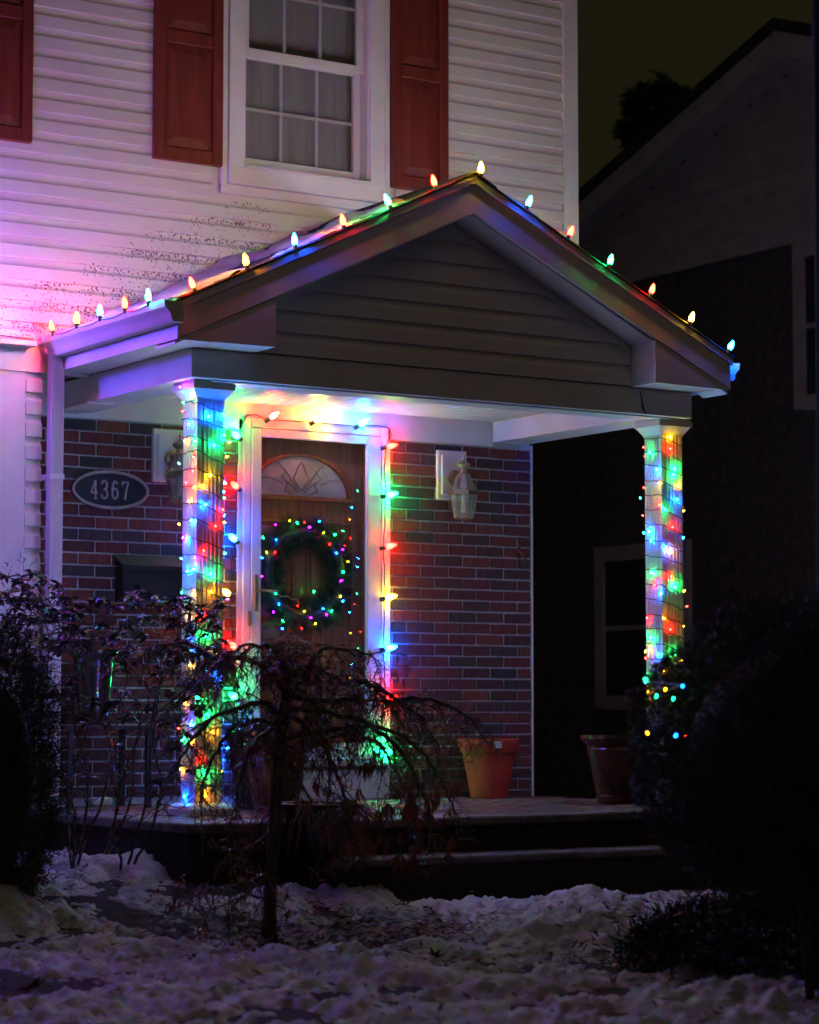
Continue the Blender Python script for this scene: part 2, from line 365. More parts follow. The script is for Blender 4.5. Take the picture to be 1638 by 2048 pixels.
# edge slabs and paving bricks of the floor
x = FX0
while x < FX1-.05:
    wd = min(R.uniform(.42, .66), FX1-x)
    MB().box(x+.003, x+wd-.003, FY+R.uniform(-.008, .006), FY+.26, -.045, R.uniform(-.003, .002), .008).build('slab', M['stone'], pf)
    x += wd
y = FY+.263
while y < -.02:
    wd = min(R.uniform(.40, .6), -y-.004)
    MB().box(FX0, FX0+.26, y+.003, y+wd-.003, -.045, R.uniform(-.002, .002), .008).build('slab', M['stone'], pf); y += wd
M['paver'] = mat('porch_brick_paver', (.165, .088, .070), .6, var=.35, nscale=9, bump=.5, bscale=60, objrand=[(1, 1, 1), (.7, .7, .75), (1.15, .95, .9), (.85, .8, .8)])
PAV = MB().box(-.0965, .0965, -.046, .046, -.02, 0, .005).mesh('paver', M['paver'])
j = 0; y = FY+.263+.05
while y < -.03:
    x = FX0+.263+.1 - (.1 if j % 2 else 0)
    while x < FX1-.06:
        if x-.1 > FX0+.255: place('paver', PAV, pf, (x, y, -.002+R.uniform(-.004, .003)), (R.uniform(-.02, .02), R.uniform(-.012, .012), 0))
        x += .2
    y += .099; j += 1
# brick courses seen faintly on the porch's left foot
st = MB().box(-3.02, FX1-.02, -2.62, FY+.03, -.72, -.205).build('porch_steps', M['riser']); tag(st, kind='structure')
x = -3.04
while x < FX1-.05:
    wd = min(R.uniform(.45, .7), FX1-x)
    MB().box(x+.003, x+wd-.003, -2.66+R.uniform(-.008, .008), FY+.012, -.205, -.168+R.uniform(-.003, .003), .009).build('slab', M['stone'], st); x += wd

# ================================================================== HOUSE
YU = -.488
house = thing('house', (-1.7, 0, -.4), 'white sided house with red shutters above a brick entrance wall', 'house')
COURSE = .0677; LEN = .2032; ZT = 2.134
bw = MB().box(-3.5, -2.052, .003, .16, -.4, 2.40).box(-1.068, -.005, .003, .16, -.4, 2.40).box(-2.052, -1.068, .012, .16, 2.206, 2.40).box(-2.052, -1.068, .012, .16, -.4, .10).build('brick_wall', M['mortar'], house)
BR = MB().box(-LEN/2+.0045, LEN/2-.0045, -.004, .05, .0045, COURSE-.0045, .003).mesh('brick', M['brick'])
BRD = MB().box(-LEN/2+.0045, LEN/2-.0045, -.004, .05, .0045, COURSE-.0045, .003).mesh('brick', M['brick_dark'])
def brick_variant(seed):
    r = random.Random(seed); me = BR.copy()
    for v in me.vertices:
        v.co.x += r.uniform(-.0022, .0022); v.co.z += r.uniform(-.0022, .0022); v.co.y += r.uniform(-.0012, .0018)
    return me
BRV = [BR]+[brick_variant(i) for i in range(7)]
rest = MB(); nb = 0
def brick_row(x0, x1, k, z):
    global nb
    off = 0 if k % 2 else LEN/2
    # lay from the right-hand corner
    x = x1; first = True
    while x > x0+.012:
        wd = off if (first and off) else LEN
        first = False
        a = max(x-wd, x0); ww = x-a
        if ww > .03:
            if z < .75 and x < -2.05 and nb >= 0 and (z < .6):
                rest.box(a+.0045, x-.0045, R.uniform(-.004, .001), .05, z+.0045, z+COURSE-.0045, .003)
            else:
                o = place('brick', BRD if R.random() < .05 else BRV[R.randrange(8)], bw, ((a+x)/2, R.uniform(-.0035, .002), z), scale=(ww/LEN if abs(ww-LEN) < .01 else (ww-.009)/(LEN-.009), 1, 1)); nb += 1
        x = a
for k in range(32):
    z = ZT - (k+1)*COURSE
    brick_row(-3.5, -2.055, k, z) if z > -.02 else None
    brick_row(-1.066, -.004, k, z) if z > -.05 else None
tag(rest.build('brick', M['brick'], bw), kind='stuff')
# frieze board over the bricks
MB().box(-3.5, -.30, -.022, .002, ZT+.004, 2.33).build('frieze_board', M['trim'], house)
MB().box(-.003, .010, -.008, .10, -.05, ZT+.03).build('corner_board', M['trim'], house)

# upper wall with siding courses
uw = MB().box(-7.5, .0, YU+.004, YU+.06, 2.30, 5.6).box(-.02, .0, YU+.06, 3.0, 2.30, 5.6).box(-.001, .0, .012, 3.0, -.5, 2.3).build('upper_wall', M['siding'], house)
PRO = [(-.0200, 0), (-.0210, .005), (-.0175, .066), (-.0090, .076), (-.0045, .086), (-.0030, .098), (-.0030, .1135), (.003, .1135), (.003, 0)]
def plank(name, x0, x1, z, y, m, parent, pro=PRO):
    vs = []; n = len(pro)
    fx0 = x0 if callable(x0) else (lambda zz: x0); fx1 = x1 if callable(x1) else (lambda zz: x1)
    for q, f in ((0, fx0), (1, fx1)):
        for yy, zz in pro: vs.append((f(z+zz), y+yy, z+zz))
    fs = [tuple(range(n)), tuple(range(2*n-1, n-1, -1))] + [(i, i+n, (i+1) % n+n, (i+1) % n) for i in range(n)]
    return MB().add(vs, fs).build(name, m, parent)
k = 0; z = 4.27 - .114*16
while z < 5.45:
    if z > 2.42:
        m = M['mold'] if z < 3.5 else M['siding']
        if z+.114 > 3.37:
            plank('siding_plank', -7.4, -2.515, z, YU, m, uw); plank('siding_plank', -1.312, -.103, z, YU, M['siding'], uw)
        else: plank('siding_plank', -7.4, -.103, z, YU, m, uw)
    z += .114
MB().box(-.1075, .004, YU-.024, YU+.004, 2.31, 5.6, .003).box(-.018, .006, YU+.004, YU+.10, 2.31, 5.6).build('corner_board', M['trim'], house)

# left wing wall: strip of siding and a wide smooth panel
YW = -.45
ww_ = MB().box(-7.5, -3.505, YW+.004, YW+.08, -.5, 2.43).box(-3.52, -3.505, YW+.08, .012, -.5, 2.43).build('wing_wall', M['siding'], house)
z = 2.43-.118*25
while z < 2.40:
    plank('siding_plank', -3.60, -3.507, z, YW, M['siding'], ww_, [(a, b*.118/.114) for a, b in PRO]); z += .118
MB().box(-7.5, -3.603, YW-.022, YW+.004, -.5, 2.415, .003).build('smooth_panel', M['trim'], house)
MB().prism([(YU-.02, 2.455), (YU-.02, 2.475), (YW-.155, 2.446), (YW-.155, 2.42), (YU+.0, 2.42)], -7.4, -3.60, 'x').build('drip_ledge', M['trim'], house)

# upper window
ZB = 3.575
def window(parent):
    f = MB()
    f.box(-2.428, -2.328, YU-.045, YU+.02, ZB-.04, 5.5, .004).box(-1.505, -1.405, YU-.045, YU+.02, ZB-.04, 5.5, .004)
    f.box(-2.428, -1.405, YU-.047, YU+.02, 3.44, ZB-.035, .004)
    wnd = f.build('window', M['trim'], parent)
    MB().box(-2.47, -2.432, YU-.035, YU, 3.41, 5.5, .003).box(-1.40, -1.365, YU-.035, YU, 3.41, 5.5, .003).box(-2.47, -1.365, YU-.030, YU, 3.385, 3.437, .003).build('outer_trim', M['trim'], wnd)
    MB().prism([(YU-.050, ZB-.036), (YU-.050, ZB-.020), (YU+.07, ZB+.002), (YU+.07, ZB-.036)], -2.328, -1.505, 'x').build('sill', M['trim'], wnd)
    # reveal and tracks
    MB().box(-2.3275, -2.318, YU-.030, YU+.09, ZB, 5.5).box(-1.517, -1.5055, YU-.030, YU+.09, ZB, 5.5).build('side_track', M['trim'], wnd)
    def sash(z0, z1, y, nrow):
        s = MB()
        a, b = -2.318, -1.517
        s.box(a, a+.045, y, y+.03, z0, z1, .003).box(b-.045, b, y, y+.03, z0, z1, .003).box(a+.045, b-.045, y+.001, y+.029, z0, z0+.045, .003).box(a+.045, b-.045, y+.001, y+.029, z1-.045, z1, .003)
        so_ = s.build('sash', M['trim'], wnd)
        xs = [a+.045+(b-a-.09)*i/3 for i in range(4)]; zs = [z0+.045+(z1-z0-.09)*i/nrow for i in range(nrow+1)]
        for i in (1, 2): MB().box(xs[i]-.009, xs[i]+.009, y+.016, y+.026, z0+.04, z1-.04).build('muntin', M['trim'], wnd)
        for q in range(1, nrow): MB().box(a+.04, b-.04, y+.017, y+.025, zs[q]-.009, zs[q]+.009).build('muntin', M['trim'], wnd)
        for i in range(3):
            for q in range(nrow): MB().box(xs[i]+.001, xs[i+1]-.001, y+.010, y+.013, zs[q]+.001, zs[q+1]-.001).build('pane', M['winglass'], wnd)
    sash(ZB+.002, 4.235, YU+.050, 2); sash(4.20, 4.95, YU+.015, 2)
    cur = MB()
    n = 60
    vs = []; fs = []
    for i in range(n+1):
        x = -2.33+.83*i/n; yy = YU+.115+.006*math.sin(i*.9)+.003*math.sin(i*2.3)
        vs += [(x, yy, 3.5), (x, yy, 5.5)]
    fs = [(2*i, 2*i+2, 2*i+3, 2*i+1) for i in range(n)]
    cur.add(vs, fs).build('curtain', M['curtain'], wnd, True)
    MB().box(-2.5, -1.3, YU+.28, YU+.30, 3.4, 5.5).build('dark_room', M['screen'], wnd)
# the window opening: cut from the backing sheet (rebuild it round the hole)
bpy.data.objects.remove(uw.children[0]) if False else None
me = MB().box(-7.5, -2.33, YU+.004, YU+.06, 2.30, 5.6).box(-1.503, .0, YU+.004, YU+.06, 2.30, 5.6).box(-2.33, -1.503, YU+.004, YU+.06, 2.30, 3.55).box(-.02, .0, YU+.06, 3.0, 2.30, 5.6).box(-.02, -.001, .17, 3.0, -.5, 2.3).box(-7.5, .0, YU+.06, .012, 2.335, 2.36).mesh('upper_wall', M['siding'])
uw.data = me
window(house)

# shutters
def shutter(x0, x1, zb):
    zt = 5.5; sh = MB().box(x0, x1, YU-.040, YU-.017, zb, zt, .002).build('shutter', M['shutter'], house)
    sw = .062
    MB().box(x0, x0+sw, YU-.058, YU-.0405, zb, zt, .004).build('stile', M['shutter'], sh)
    MB().box(x1-sw, x1, YU-.058, YU-.0405, zb, zt, .004).build('stile', M['shutter'], sh)
    z0 = zb
    for hh in (.075, .075, .075):
        MB().box(x0+sw+.001, x1-sw-.001, YU-.0565, YU-.0405, z0, z0+hh, .004).build('rail', M['shutter'], sh)
        a, b, c, d = x0+sw+.006, x1-sw-.006, z0+hh+.006, z0+hh+.575
        p = MB(); e = .052; y0, y1 = YU-.042, YU-.054
        vs = [(a, y0, c), (b, y0, c), (b, y0, d), (a, y0, d), (a+.008, y0-.002, c+.008), (b-.008, y0-.002, c+.008), (b-.008, y0-.002, d-.008), (a+.008, y0-.002, d-.008),
              (a+e, y1, c+e), (b-e, y1, c+e), (b-e, y1, d-e), (a+e, y1, d-e)]
        fs = [(0, 1, 5, 4), (1, 2, 6, 5), (2, 3, 7, 6), (3, 0, 4, 7), (4, 5, 9, 8), (5, 6, 10, 9), (6, 7, 11, 10), (7, 4, 8, 11), (8, 9, 10, 11)]
        p.add(vs, fs).build('raised_panel', M['shutter'], sh)
        z0 = z0+hh+.580
shutter(-2.892, -2.474, 3.525); shutter(-1.362, -.970, 3.545); shutter(-4.085, -3.616, 3.512)

# ---- door: casing, storm door, wooden door
dr = MB().box(-2.052, -2.004, -.036, .04, .225, 2.206, .004).box(-1.116, -1.068, -.036, .04, .225, 2.206, .004).box(-2.003, -1.117, -.035, .04, 2.150, 2.205, .004).build('door_frame', M['trim'], house)
MB().box(-2.080, -2.0525, -.022, .002, .10, 2.20, .003).box(-1.0675, -1.045, -.022, .002, .10, 2.20, .003).build('brick_mould', M['trim'], dr)
MB().box(-2.06, -1.06, -.09, .10, .195, .2245, .006).build('door_sill', M['trim'], dr)
MB().box(-2.05, -1.07, -.055, .011, .0, .170, .006).build('riser_panel', M['trim'], dr)
sdm = MB().box(-2.001, -1.936, -.038, -.004, .232, 2.147, .004).box(-1.215, -1.119, -.038, -.004, .232, 2.147, .004).box(-1.935, -1.216, -.037, -.005, 2.098, 2.146, .004).box(-1.935, -1.216, -.037, -.005, .233, .33, .004).build('storm_door', M['trim'], house)
MB().prism([(-1.9355, -.0365), (-1.2155, -.0085), (-1.2155, -.0065), (-1.9355, -.0345)], .331, 2.0975, 'z').build('glass_pane', M['glass'], sdm)
hd = MB().box(-1.988, -1.958, -.052, -.0385, 1.085, 1.300, .006)
hd.tube([(-1.972, -.062, 1.205), (-1.972, -.095, 1.205), (-1.93, -.105, 1.203), (-1.862, -.100, 1.200)], .0075, 8)
hd.build('handle', M['brass'], sdm)
MB().box(-2.022, -2.006, -.052, -.0365, 1.00, 1.09, .003).build('latch_plate', M['brass'], sdm)
for zz in (.5, 1.2, 1.9): MB().box(-1.1185, -1.104, -.043, -.0385, zz-.16, zz+.16, .002).build('hinge', M['trim'], sdm)
wdr = MB().box(-2.045, -1.195, .052, .135, .20, 2.17).build('wooden_door', M['wood'], house)
MB().box(-1.194, -1.110, .041, .135, .20, 2.17, .003).box(-2.10, -2.046, .041, .135, .2, 2.17).box(-2.1, -1.11, .041, .140, 2.171, 2.22).build('door_jamb', M['wood'], wdr)
def dpanel(x0, x1, z0, z1):
    p = MB(); y0 = .0515; e = .03
    for a, b, c, d in ((x0, x1, z0, z0+.018), (x0, x1, z1-.018, z1), (x0, x0+.018, z0+.018, z1-.018), (x1-.018, x1, z0+.018, z1-.018)): p.box(a, b, y0-.010, y0, c, d, .004)
    p.box(x0+e, x1-e, y0-.008, y0, z0+e, z1-e, .006)
    p.build('door_panel', M['wood'], wdr)
for a, b in ((-1.975, -1.665), (-1.585, -1.265)):
    dpanel(a, b, 1.02, 1.63); dpanel(a, b, .33, .92)
FC, FZ, FW, FH = -1.625, 1.775, .325, .245
arc = [(FC+FW*math.cos(math.pi*i/28), FZ+FH*math.sin(math.pi*i/28)) for i in range(29)]
M['fan'] = mat('frosted_fan_glass', (.66, .65, .62), .16, var=.12, nscale=9, bump=.25, bscale=24, coat=.5)
fan = MB().prism(arc, .044, .0515, 'y').build('fan_light', M['fan'], wdr)
rim = MB(); pts = [(x, .042, z) for x, z in arc]; rim.tube(pts, .014, 6); rim.box(FC-FW-.02, FC+FW+.02, .030, .0515, FZ-.028, FZ-.001, .004); rim.build('fan_frame', M['wood'], fan)
came = MB()
for sgn in (-1, 1):
    came.tube([(FC+sgn*.005, .041, FZ+.03), (FC+sgn*.05, .041, FZ+.10), (FC+sgn*.02, .041, FZ+.17), (FC, .041, FZ+.20)], .004, 5)
    came.tube([(FC+sgn*.02, .041, FZ+.02), (FC+sgn*.09, .041, FZ+.08), (FC+sgn*.11, .041, FZ+.03), (FC+sgn*.06, .041, FZ+.01)], .005, 5)
    came.tube([(FC+sgn*.03, .041, FZ+.04), (FC+sgn*.10, .041, FZ+.14), (FC+sgn*.135, .041, FZ+.11), (FC+sgn*.09, .041, FZ+.07)], .004, 5)
    came.tube([(FC+sgn*.13, .041, FZ+.07), (FC+sgn*.20, .041, FZ+.10), (FC+sgn*.29, .041, FZ+.10)], .003, 5)
    came.tube([(FC+sgn*.10, .041, FZ+.14), (FC+sgn*.17, .041, FZ+.205)], .003, 5)
came.build('leaded_scroll', M['pewter'], fan, True)

# ================================================================== PORCH CANOPY
XC = -1.70; YF = -1.878; YB = -1.642; XL, XR = -3.432, .034; SL = .477; ZA = 3.318
porch = thing('porch_canopy', (XC, -1.5, 0), 'white gabled porch roof on two fluted square columns', 'porch')
def roofz(x): return ZA - SL*abs(x-XC)
# beams
MB().box(-3.232, -.050, YB, YB+.235, 2.165, 2.312, .003).build('front_beam', M['porch'], porch)
MB().box(-3.230, -3.02, YB+.236, -.024, 2.164, 2.311, .003).build('side_beam', M['porch'], porch)
MB().box(-.300, -.052, YB+.236, -.013, 2.164, 2.311, .003).build('side_beam', M['porch'], porch)
MB().box(-3.26, -3.10, -.50, -.023, 2.155, 2.1635).build('beam_plate', M['porch'], porch)
# small drip mouldings under the front beam
MB().box(-3.10, -.20, YB+.03, YB+.16, 2.156, 2.1645, .002).build('beam_moulding', M['porch'], porch)
# beadboard ceiling
ceil = MB().box(-3.03, -.29, YB+.2, -.0, 2.302, 2.306).build('ceiling', M['porch'], porch)
BP = MB().box(-.0385, .0385, YB+.237, -.023, 2.290, 2.3015, .004).mesh('ceiling_plank', M['porch'])
x = -2.98
while x < -.31: place('ceiling_plank', BP, ceil, (x, 0, 0)); x += .0785
# tympanum
tym = MB().prism([(-3.05, 2.312), (-.35, 2.312), (-.35, roofz(-.35)-.06), (XC, ZA-.06), (-3.05, roofz(-3.05)-.06)], YB+.012, YB+.05, 'y').build('gable_wall', M['siding'], porch)
z = 2.318
while z < 3.17:
    lim = lambda zz, s: max(XC-2.55/2*1.06, XC-(ZA-.105-zz)/SL) if s < 0 else min(-.447, XC+(ZA-.105-zz)/SL)
    if ZA-.105-z-.114 > -.06:
        plank('siding_plank', lambda zz: min(XC, lim(zz, -1)), lambda zz: max(XC, lim(zz, 1)), z, YB+.004, M['siding'], tym)
    z += .114
# rake boards (front fascia) and triangular returns
RB = .195
for s in (-1, 1):
    xe = XL if s < 0 else XR
    q = [(XC, ZA-.006), (xe, roofz(xe)-.006), (xe, roofz(xe)-.006-RB+.02), (XC, ZA-RB-.006)]
    MB().prism(q, YF, YF+.025, 'y').build('rake_board', M['porch'], porch)
    MB().prism([(XC, ZA-.0), (xe+s*.012, roofz(xe)-.004), (xe+s*.012, roofz(xe)-.046), (XC, ZA-.044)], YF-.012, YF-.0005, 'y').build('drip_edge', M['porch'], porch)
    xi = -2.885 if s < 0 else -.495
    MB().prism([(xe+s*.001, 2.312), (xi, 2.312), (xi, roofz(xi)-RB-.001), (xe+s*.001, roofz(xe)-RB+.012)], YF+.004, YB-.001, 'y').build('eave_return', M['porch'], porch)
    MB().prism([(XC, ZA-RB-.01), (XC, ZA-RB+.002), (xe, roofz(xe)-RB+.002), (xe, roofz(xe)-RB-.01)], YF+.026, YB+.0, 'y').build('rake_soffit', M['porch'], porch)
    # eave box along the side: soffit and fascia
    x0, x1 = (XL, -3.231) if s < 0 else (-.051, XR)
    MB().box(x0, x1, YB, YU-.03, 2.312, 2.322).build('eave_soffit', M['porch'], porch)
    MB().box(xe-.012 if s > 0 else xe+.0005, xe-.0005 if s > 0 else xe+.012, YF+.0255, YU-.026, 2.3125, roofz(xe)-.012).build('eave_fascia', M['porch'], porch)
    MB().box(min(x0, x1)+.003, max(x0, x1)-.003, YF+.01, YB-.002, 2.3085, 2.3118).build('return_soffit', M['porch'], porch)
# channel trims of the gable wall
t = MB()
t.prism([(-.4465, 2.316), (-.415, 2.316), (-.415, roofz(-.415)-.20), (-.4465, roofz(-.4465)-.20)], YB-.018, YB+.008, 'y')
t.build('gable_trim', M['porch'], porch)
for s in (-1, 1):
    xi = -.44 if s > 0 else -2.90
    MB().prism([(XC, ZA-.215), (XC, ZA-.250), (xi, roofz(xi)-.250), (xi, roofz(xi)-.215)], YB-.016, YB+.006, 'y').build('gable_trim', M['porch'], porch)
# soffit ribs on the inner face of the right return
rb = MB()
for i in range(5): rb.box(-.4975, -.4952, YF+.03, YB-.03, 2.35+i*.045, 2.352+i*.045)
rb.build('soffit_ribs', M['porch'], porch)
# roof deck and shingle courses
for s in (-1, 1):
    xe = (XL-.02) if s < 0 else (XR+.02)
    deck = MB().prism([(XC, ZA+.004), (xe, roofz(xe)+.004), (xe, roofz(xe)-.004), (XC, ZA-.004)], YF-.012, YU-.018, 'y').build('roof', M['shingle'], porch)
    n = 13
    for i in range(n):
        a = xe + (XC-xe)*i/n; b = xe + (XC-xe)*min(1, (i+1.12)/n)
        y0 = YF-.016-R.uniform(0, .006); y = y0
        while y < YU-.03:
            y2 = min(y+R.uniform(.24, .34), YU-.02)
            MB().prism([(a, roofz(a)+.005), (a, roofz(a)+.013), (b, roofz(b)+.007), (b, roofz(b)+.0045)], y+.0015, y2-.0015, 'y').build('shingle', M['shingle'], deck); y = y2
MB().prism([(XC-.13, roofz(XC-.13)+.014), (XC, ZA+.022), (XC+.13, roofz(XC+.13)+.014), (XC+.13, roofz(XC+.13)+.0075), (XC, ZA+.012), (XC-.13, roofz(XC-.13)+.0075)], YF-.02, YU-.02, 'y').build('ridge_cap', M['shingle'], porch)
# gutters
def gutter(xf, s, y0, y1, z0):
    pr = [(0, .103), (.0, 0), (.060, 0), (.070, .012), (.072, .034), (.086, .052), (.102, .068), (.106, .098), (.106, .104), (.101, .104), (.096, .070), (.066, .052), (.060, .016), (.006, .006), (.006, .103)]
    g_ = MB().prism([(xf+s*a, z0+b) for a, b in pr], y0, y1, 'y').build('gutter', M['porch'], porch, 35)
    cap = [(0, .1), (0, 0), (.060, 0), (.070, .012), (.072, .034), (.086, .052), (.102, .068), (.106, .098)]
    MB().prism([(xf+s*(a+.0005), z0+b+.0005) for a, b in cap], y0-.003, y0-.0005, 'y').build('end_cap', M['porch'], g_)
    return g_
gutter(XL-.001, -1, -1.945, YU-.03, 2.380)
gutter(XR+.028, 1, -1.80, YU-.03, 2.375)
MB().box(XR+.001, XR+.027, -1.84, YU-.03, 2.37, 2.46, .002).build('gutter_block', M['porch'], porch)
# downspout
dsx0, dsx1, dsy0, dsy1 = -3.502, -3.428, -.575, -.520
ol = []
n = 7
for i in range(n+1):
    x = dsx0+(dsx1-dsx0)*i/n
    if i > 0: ol.append((x-.0022, dsy0))
    if 0 < i < n: ol += [(x-.0015, dsy0+.004), (x+.0015, dsy0+.004)]
    if i < n: ol.append((x+.0022, dsy0))
ol += [(dsx1, dsy0+.004), (dsx1, dsy1), (dsx0, dsy1), (dsx0, dsy0+.004)]
dsp = MB().prism(ol, -.22, 2.385, 'z').build('downspout', M['porch'], porch)
for zz in (.35, 1.73): MB().box(dsx0-.004, dsx1+.004, dsy0-.003, dsy1+.07, zz, zz+.028).build('strap', M['porch'], dsp)
# columns
CX = {'l': (-3.075, -1.475), 'r': (-.127, -1.475)}; HW = .075
def column(cx, cy):
    ol = []
    def side(p, q):
        p = Vector(p); q = Vector(q); d = q-p; nrm = Vector((d.y, -d.x)).normalized(); L_ = d.length
        out = [p]
        for i in range(5):
            c = .018 + (L_-.036)*(i+.5)/5; h = (L_-.036)/10*.80
            out += [p+d*((c-h)/L_), p+d*((c-h*.6)/L_)-nrm*.0045, p+d*((c+h*.6)/L_)-nrm*.0045, p+d*((c+h)/L_)]
        return out
    c4 = [(cx-HW, cy-HW), (cx+HW, cy-HW), (cx+HW, cy+HW), (cx-HW, cy+HW)]
    for i in range(4): ol += side(c4[i], c4[(i+1) % 4])
    shf = MB().prism([tuple(p) for p in ol], .06, 2.075, 'z').build('column', M['trim'], porch)
    b = MB()
    def slab(h, z0, z1, hh=None):
        hh = hh or h; vs = [(cx+sx*h, cy+sy*h, z0) for sx, sy in ((-1, -1), (1, -1), (1, 1), (-1, 1))]+[(cx+sx*hh, cy+sy*hh, z1) for sx, sy in ((-1, -1), (1, -1), (1, 1), (-1, 1))]
        b.add(vs, [(3, 2, 1, 0), (4, 5, 6, 7)]+[(i, (i+1) % 4, (i+1) % 4+4, i+4) for i in range(4)])
    slab(.125, .002, .032); slab(.118, .0325, .048, .110); slab(.110, .0485, .062, .085)
    b.build('base', M['trim'], shf)
    b = MB()
    slab(.080, 2.070, 2.080, .083); slab(.084, 2.081, 2.120, .110); slab(.117, 2.1205, 2.150, .119); slab(.112, 2.1505, 2.164)
    b.build('capital', M['trim'], shf)
for c in CX.values(): column(*c)
# torn strip of metal on the front beam above the right column
MB().tube([(-.425, YB-.002, 2.30), (-.415, YB-.003, 2.262), (-.408, YB-.002, 2.225), (-.40, YB-.003, 2.195), (-.385, YB-.003, 2.172)], [.002, .003, .004, .006, .004], 5).build('split_seam', M['iron'], porch)
# snow lying on the left roof slope
sv = []; sf = []
NX, NY = 90, 40
for i in range(NX+1):
    for j in range(NY+1):
        x = XL+.03+(XC-.2-XL)*i/NX; y = YF+.02+(YU-.04-YF)*j/NY
        h = .010+.055*noise.fractal((x*3, y*3, 5), 1, 2, 4)-.03*(j < 3)-.02*(i > NX-8)
        sv.append((x, y, roofz(x)+.006+h))
sf = [(i*(NY+1)+j, (i+1)*(NY+1)+j, (i+1)*(NY+1)+j+1, i*(NY+1)+j+1) for i in range(NX) for j in range(NY)]
tag(place('roof_snow', raw_mesh('roof_snow', sv, sf, M['snow'], True)), 'thin patches of melting snow on the left slope of the porch roof', 'snow', kind='stuff')

# ================================================================== THINGS ON THE WALL
# house number plaque
pc = at(221, 980, 'y', -.02); pl = thing('house_number_plaque', pc, 'oval dark house number plaque reading 4367 on the brick', 'house number')
def oval(a, b, y0, y1, n=40): return MB().prism([(pc.x+a*math.cos(2*math.pi*i/n), pc.z+b*math.sin(2*math.pi*i/n)) for i in range(n)], y0, y1, 'y')
oval(.235, .107, -.020, -.004).build('backplate', M['plaque'], pl)
rimv = MB(); rimv.tube([(pc.x+.228*math.cos(2*math.pi*i/40), -.022, pc.z+.101*math.sin(2*math.pi*i/40)) for i in range(41)], .010, 6, False); rimv.build('rim', M['pewter'], pl, True)
G = {'4': [[(.62, 0), (.62, 1)], [(.62, 1), (.02, .30)], [(.02, .30), (.95, .30)], [(.40, 0), (.84, 0)]],
     '3': [[(.06, .80), (.18, .96), (.45, 1), (.75, .9), (.80, .72), (.66, .56), (.38, .52)], [(.38, .52), (.72, .46), (.88, .26), (.72, .05), (.42, 0), (.14, .06), (.05, .22)]],
     '6': [[(.80, .84), (.66, .97), (.45, 1), (.22, .86), (.10, .5), (.16, .14), (.45, 0), (.78, .10), (.86, .32), (.74, .55), (.46, .60), (.18, .46)]],
     '7': [[(.08, .78), (.08, 1)], [(.08, .97), (.92, .97)], [(.92, .97), (.60, .45), (.48, 0)]]}
for i, ch in enumerate('4367'):
    d = MB(); x0 = pc.x-.120+i*.063; hgt = .100; wdt = .043
    for stn in G[ch]:
        d.tube([(x0+p[0]*wdt, -.0215, pc.z-hgt/2+p[1]*hgt) for p in stn], .0062, 6)
    d.build('digit', M['pewter'], pl)

# wall lanterns
def lantern(bx0, bx1, bz0, bz1, lab):
    cx = (bx0+bx1)/2+.055; zc = bz0+.115
    t_ = thing('wall_lantern', ((bx0+bx1)/2, 0, bz0), lab, 'lantern', 'lanterns beside the front door')
    MB().box(bx0, bx1, -.030, -.004, bz0, bz1, .004).box(bx0+.022, bx1-.022, -.045, -.0305, bz0+.03, bz1-.03, .004).build('mounting_block', M['trim'], t_)
    rp = MB(); cxb = (bx0+bx1)/2+.005
    b = MB(); b.lathe([(.050, 0), (.052, .008), (.040, .018), (.020, .026)], n=18)
    b.v = [(cxb+v[0], -.046-v[2], zc+.015+v[1]) for v in b.v]; b.build('back_cup', M['brass'], t_, 40)
    yl = -.145
    MB().tube([(cxb, -.07, zc+.015), (cxb, -.11, zc+.03), (cxb, yl, zc+.055)], [.018, .016, .016], 10).build('arm', M['brass'], t_, True)
    f = MB().lathe([(.026, .03), (.020, .062), (.040, .075), (.043, .090), (.030, .103), (.010, .112), (.006, .125), (.009, .135), (.004, .15), (.0005, .165)], (cxb, yl, zc), 16); f.build('finial', M['brass'], t_, 50)
    n = 6
    def ring(r, z): return [(cxb+r*math.cos(2*math.pi*(k+.25)/n), yl+r*math.sin(2*math.pi*(k+.25)/n), zc+z) for k in range(n)]
    tiers = ((.034, .03), (.076, -.065), (.092, -.070), (.092, -.094), (.082, -.096), (.056, -.235))
    r0, r1, r2, r3, r4, r5 = [ring(*q) for q in tiers]
    for k in range(n):
        q = (k+1) % n
        MB().add([r0[k], r0[q], r1[q], r1[k]], [(0, 1, 2, 3)]).build('roof_pane', M['lampglass'], t_)
        MB().add([r4[k], r4[q], r5[q], r5[k]], [(0, 1, 2, 3)]).build('pane', M['lampglass'], t_)
    fr = MB()
    for k in range(n): fr.tube([r0[k], r1[k]], .0032, 4); fr.tube([r4[k], r5[k]], .0032, 4)
    fr.tube(r5+[r5[0]], .004, 4); fr.tube(r0+[r0[0]], .005, 4)
    fr.add(r1+r2+r3+r4, [((k)+n*i, (k+1) % n+n*i, (k+1) % n+n*(i+1), k+n*(i+1)) for i in range(3) for k in range(n)])
    fr.build('cage', M['brass'], t_)
    MB().lathe([(.012, -.20), (.012, -.12), (.016, -.09), (.014, -.04)], (cxb, yl, zc), 8).build('lamp_tube', M['paper'], t_)
lantern(-.711, -.500, 1.795, 2.095, 'unlit brass lantern on white block right of the storm door')
lantern(-2.63, -2.42, 1.805, 2.105, 'unlit brass lantern half hidden behind the lit left column')

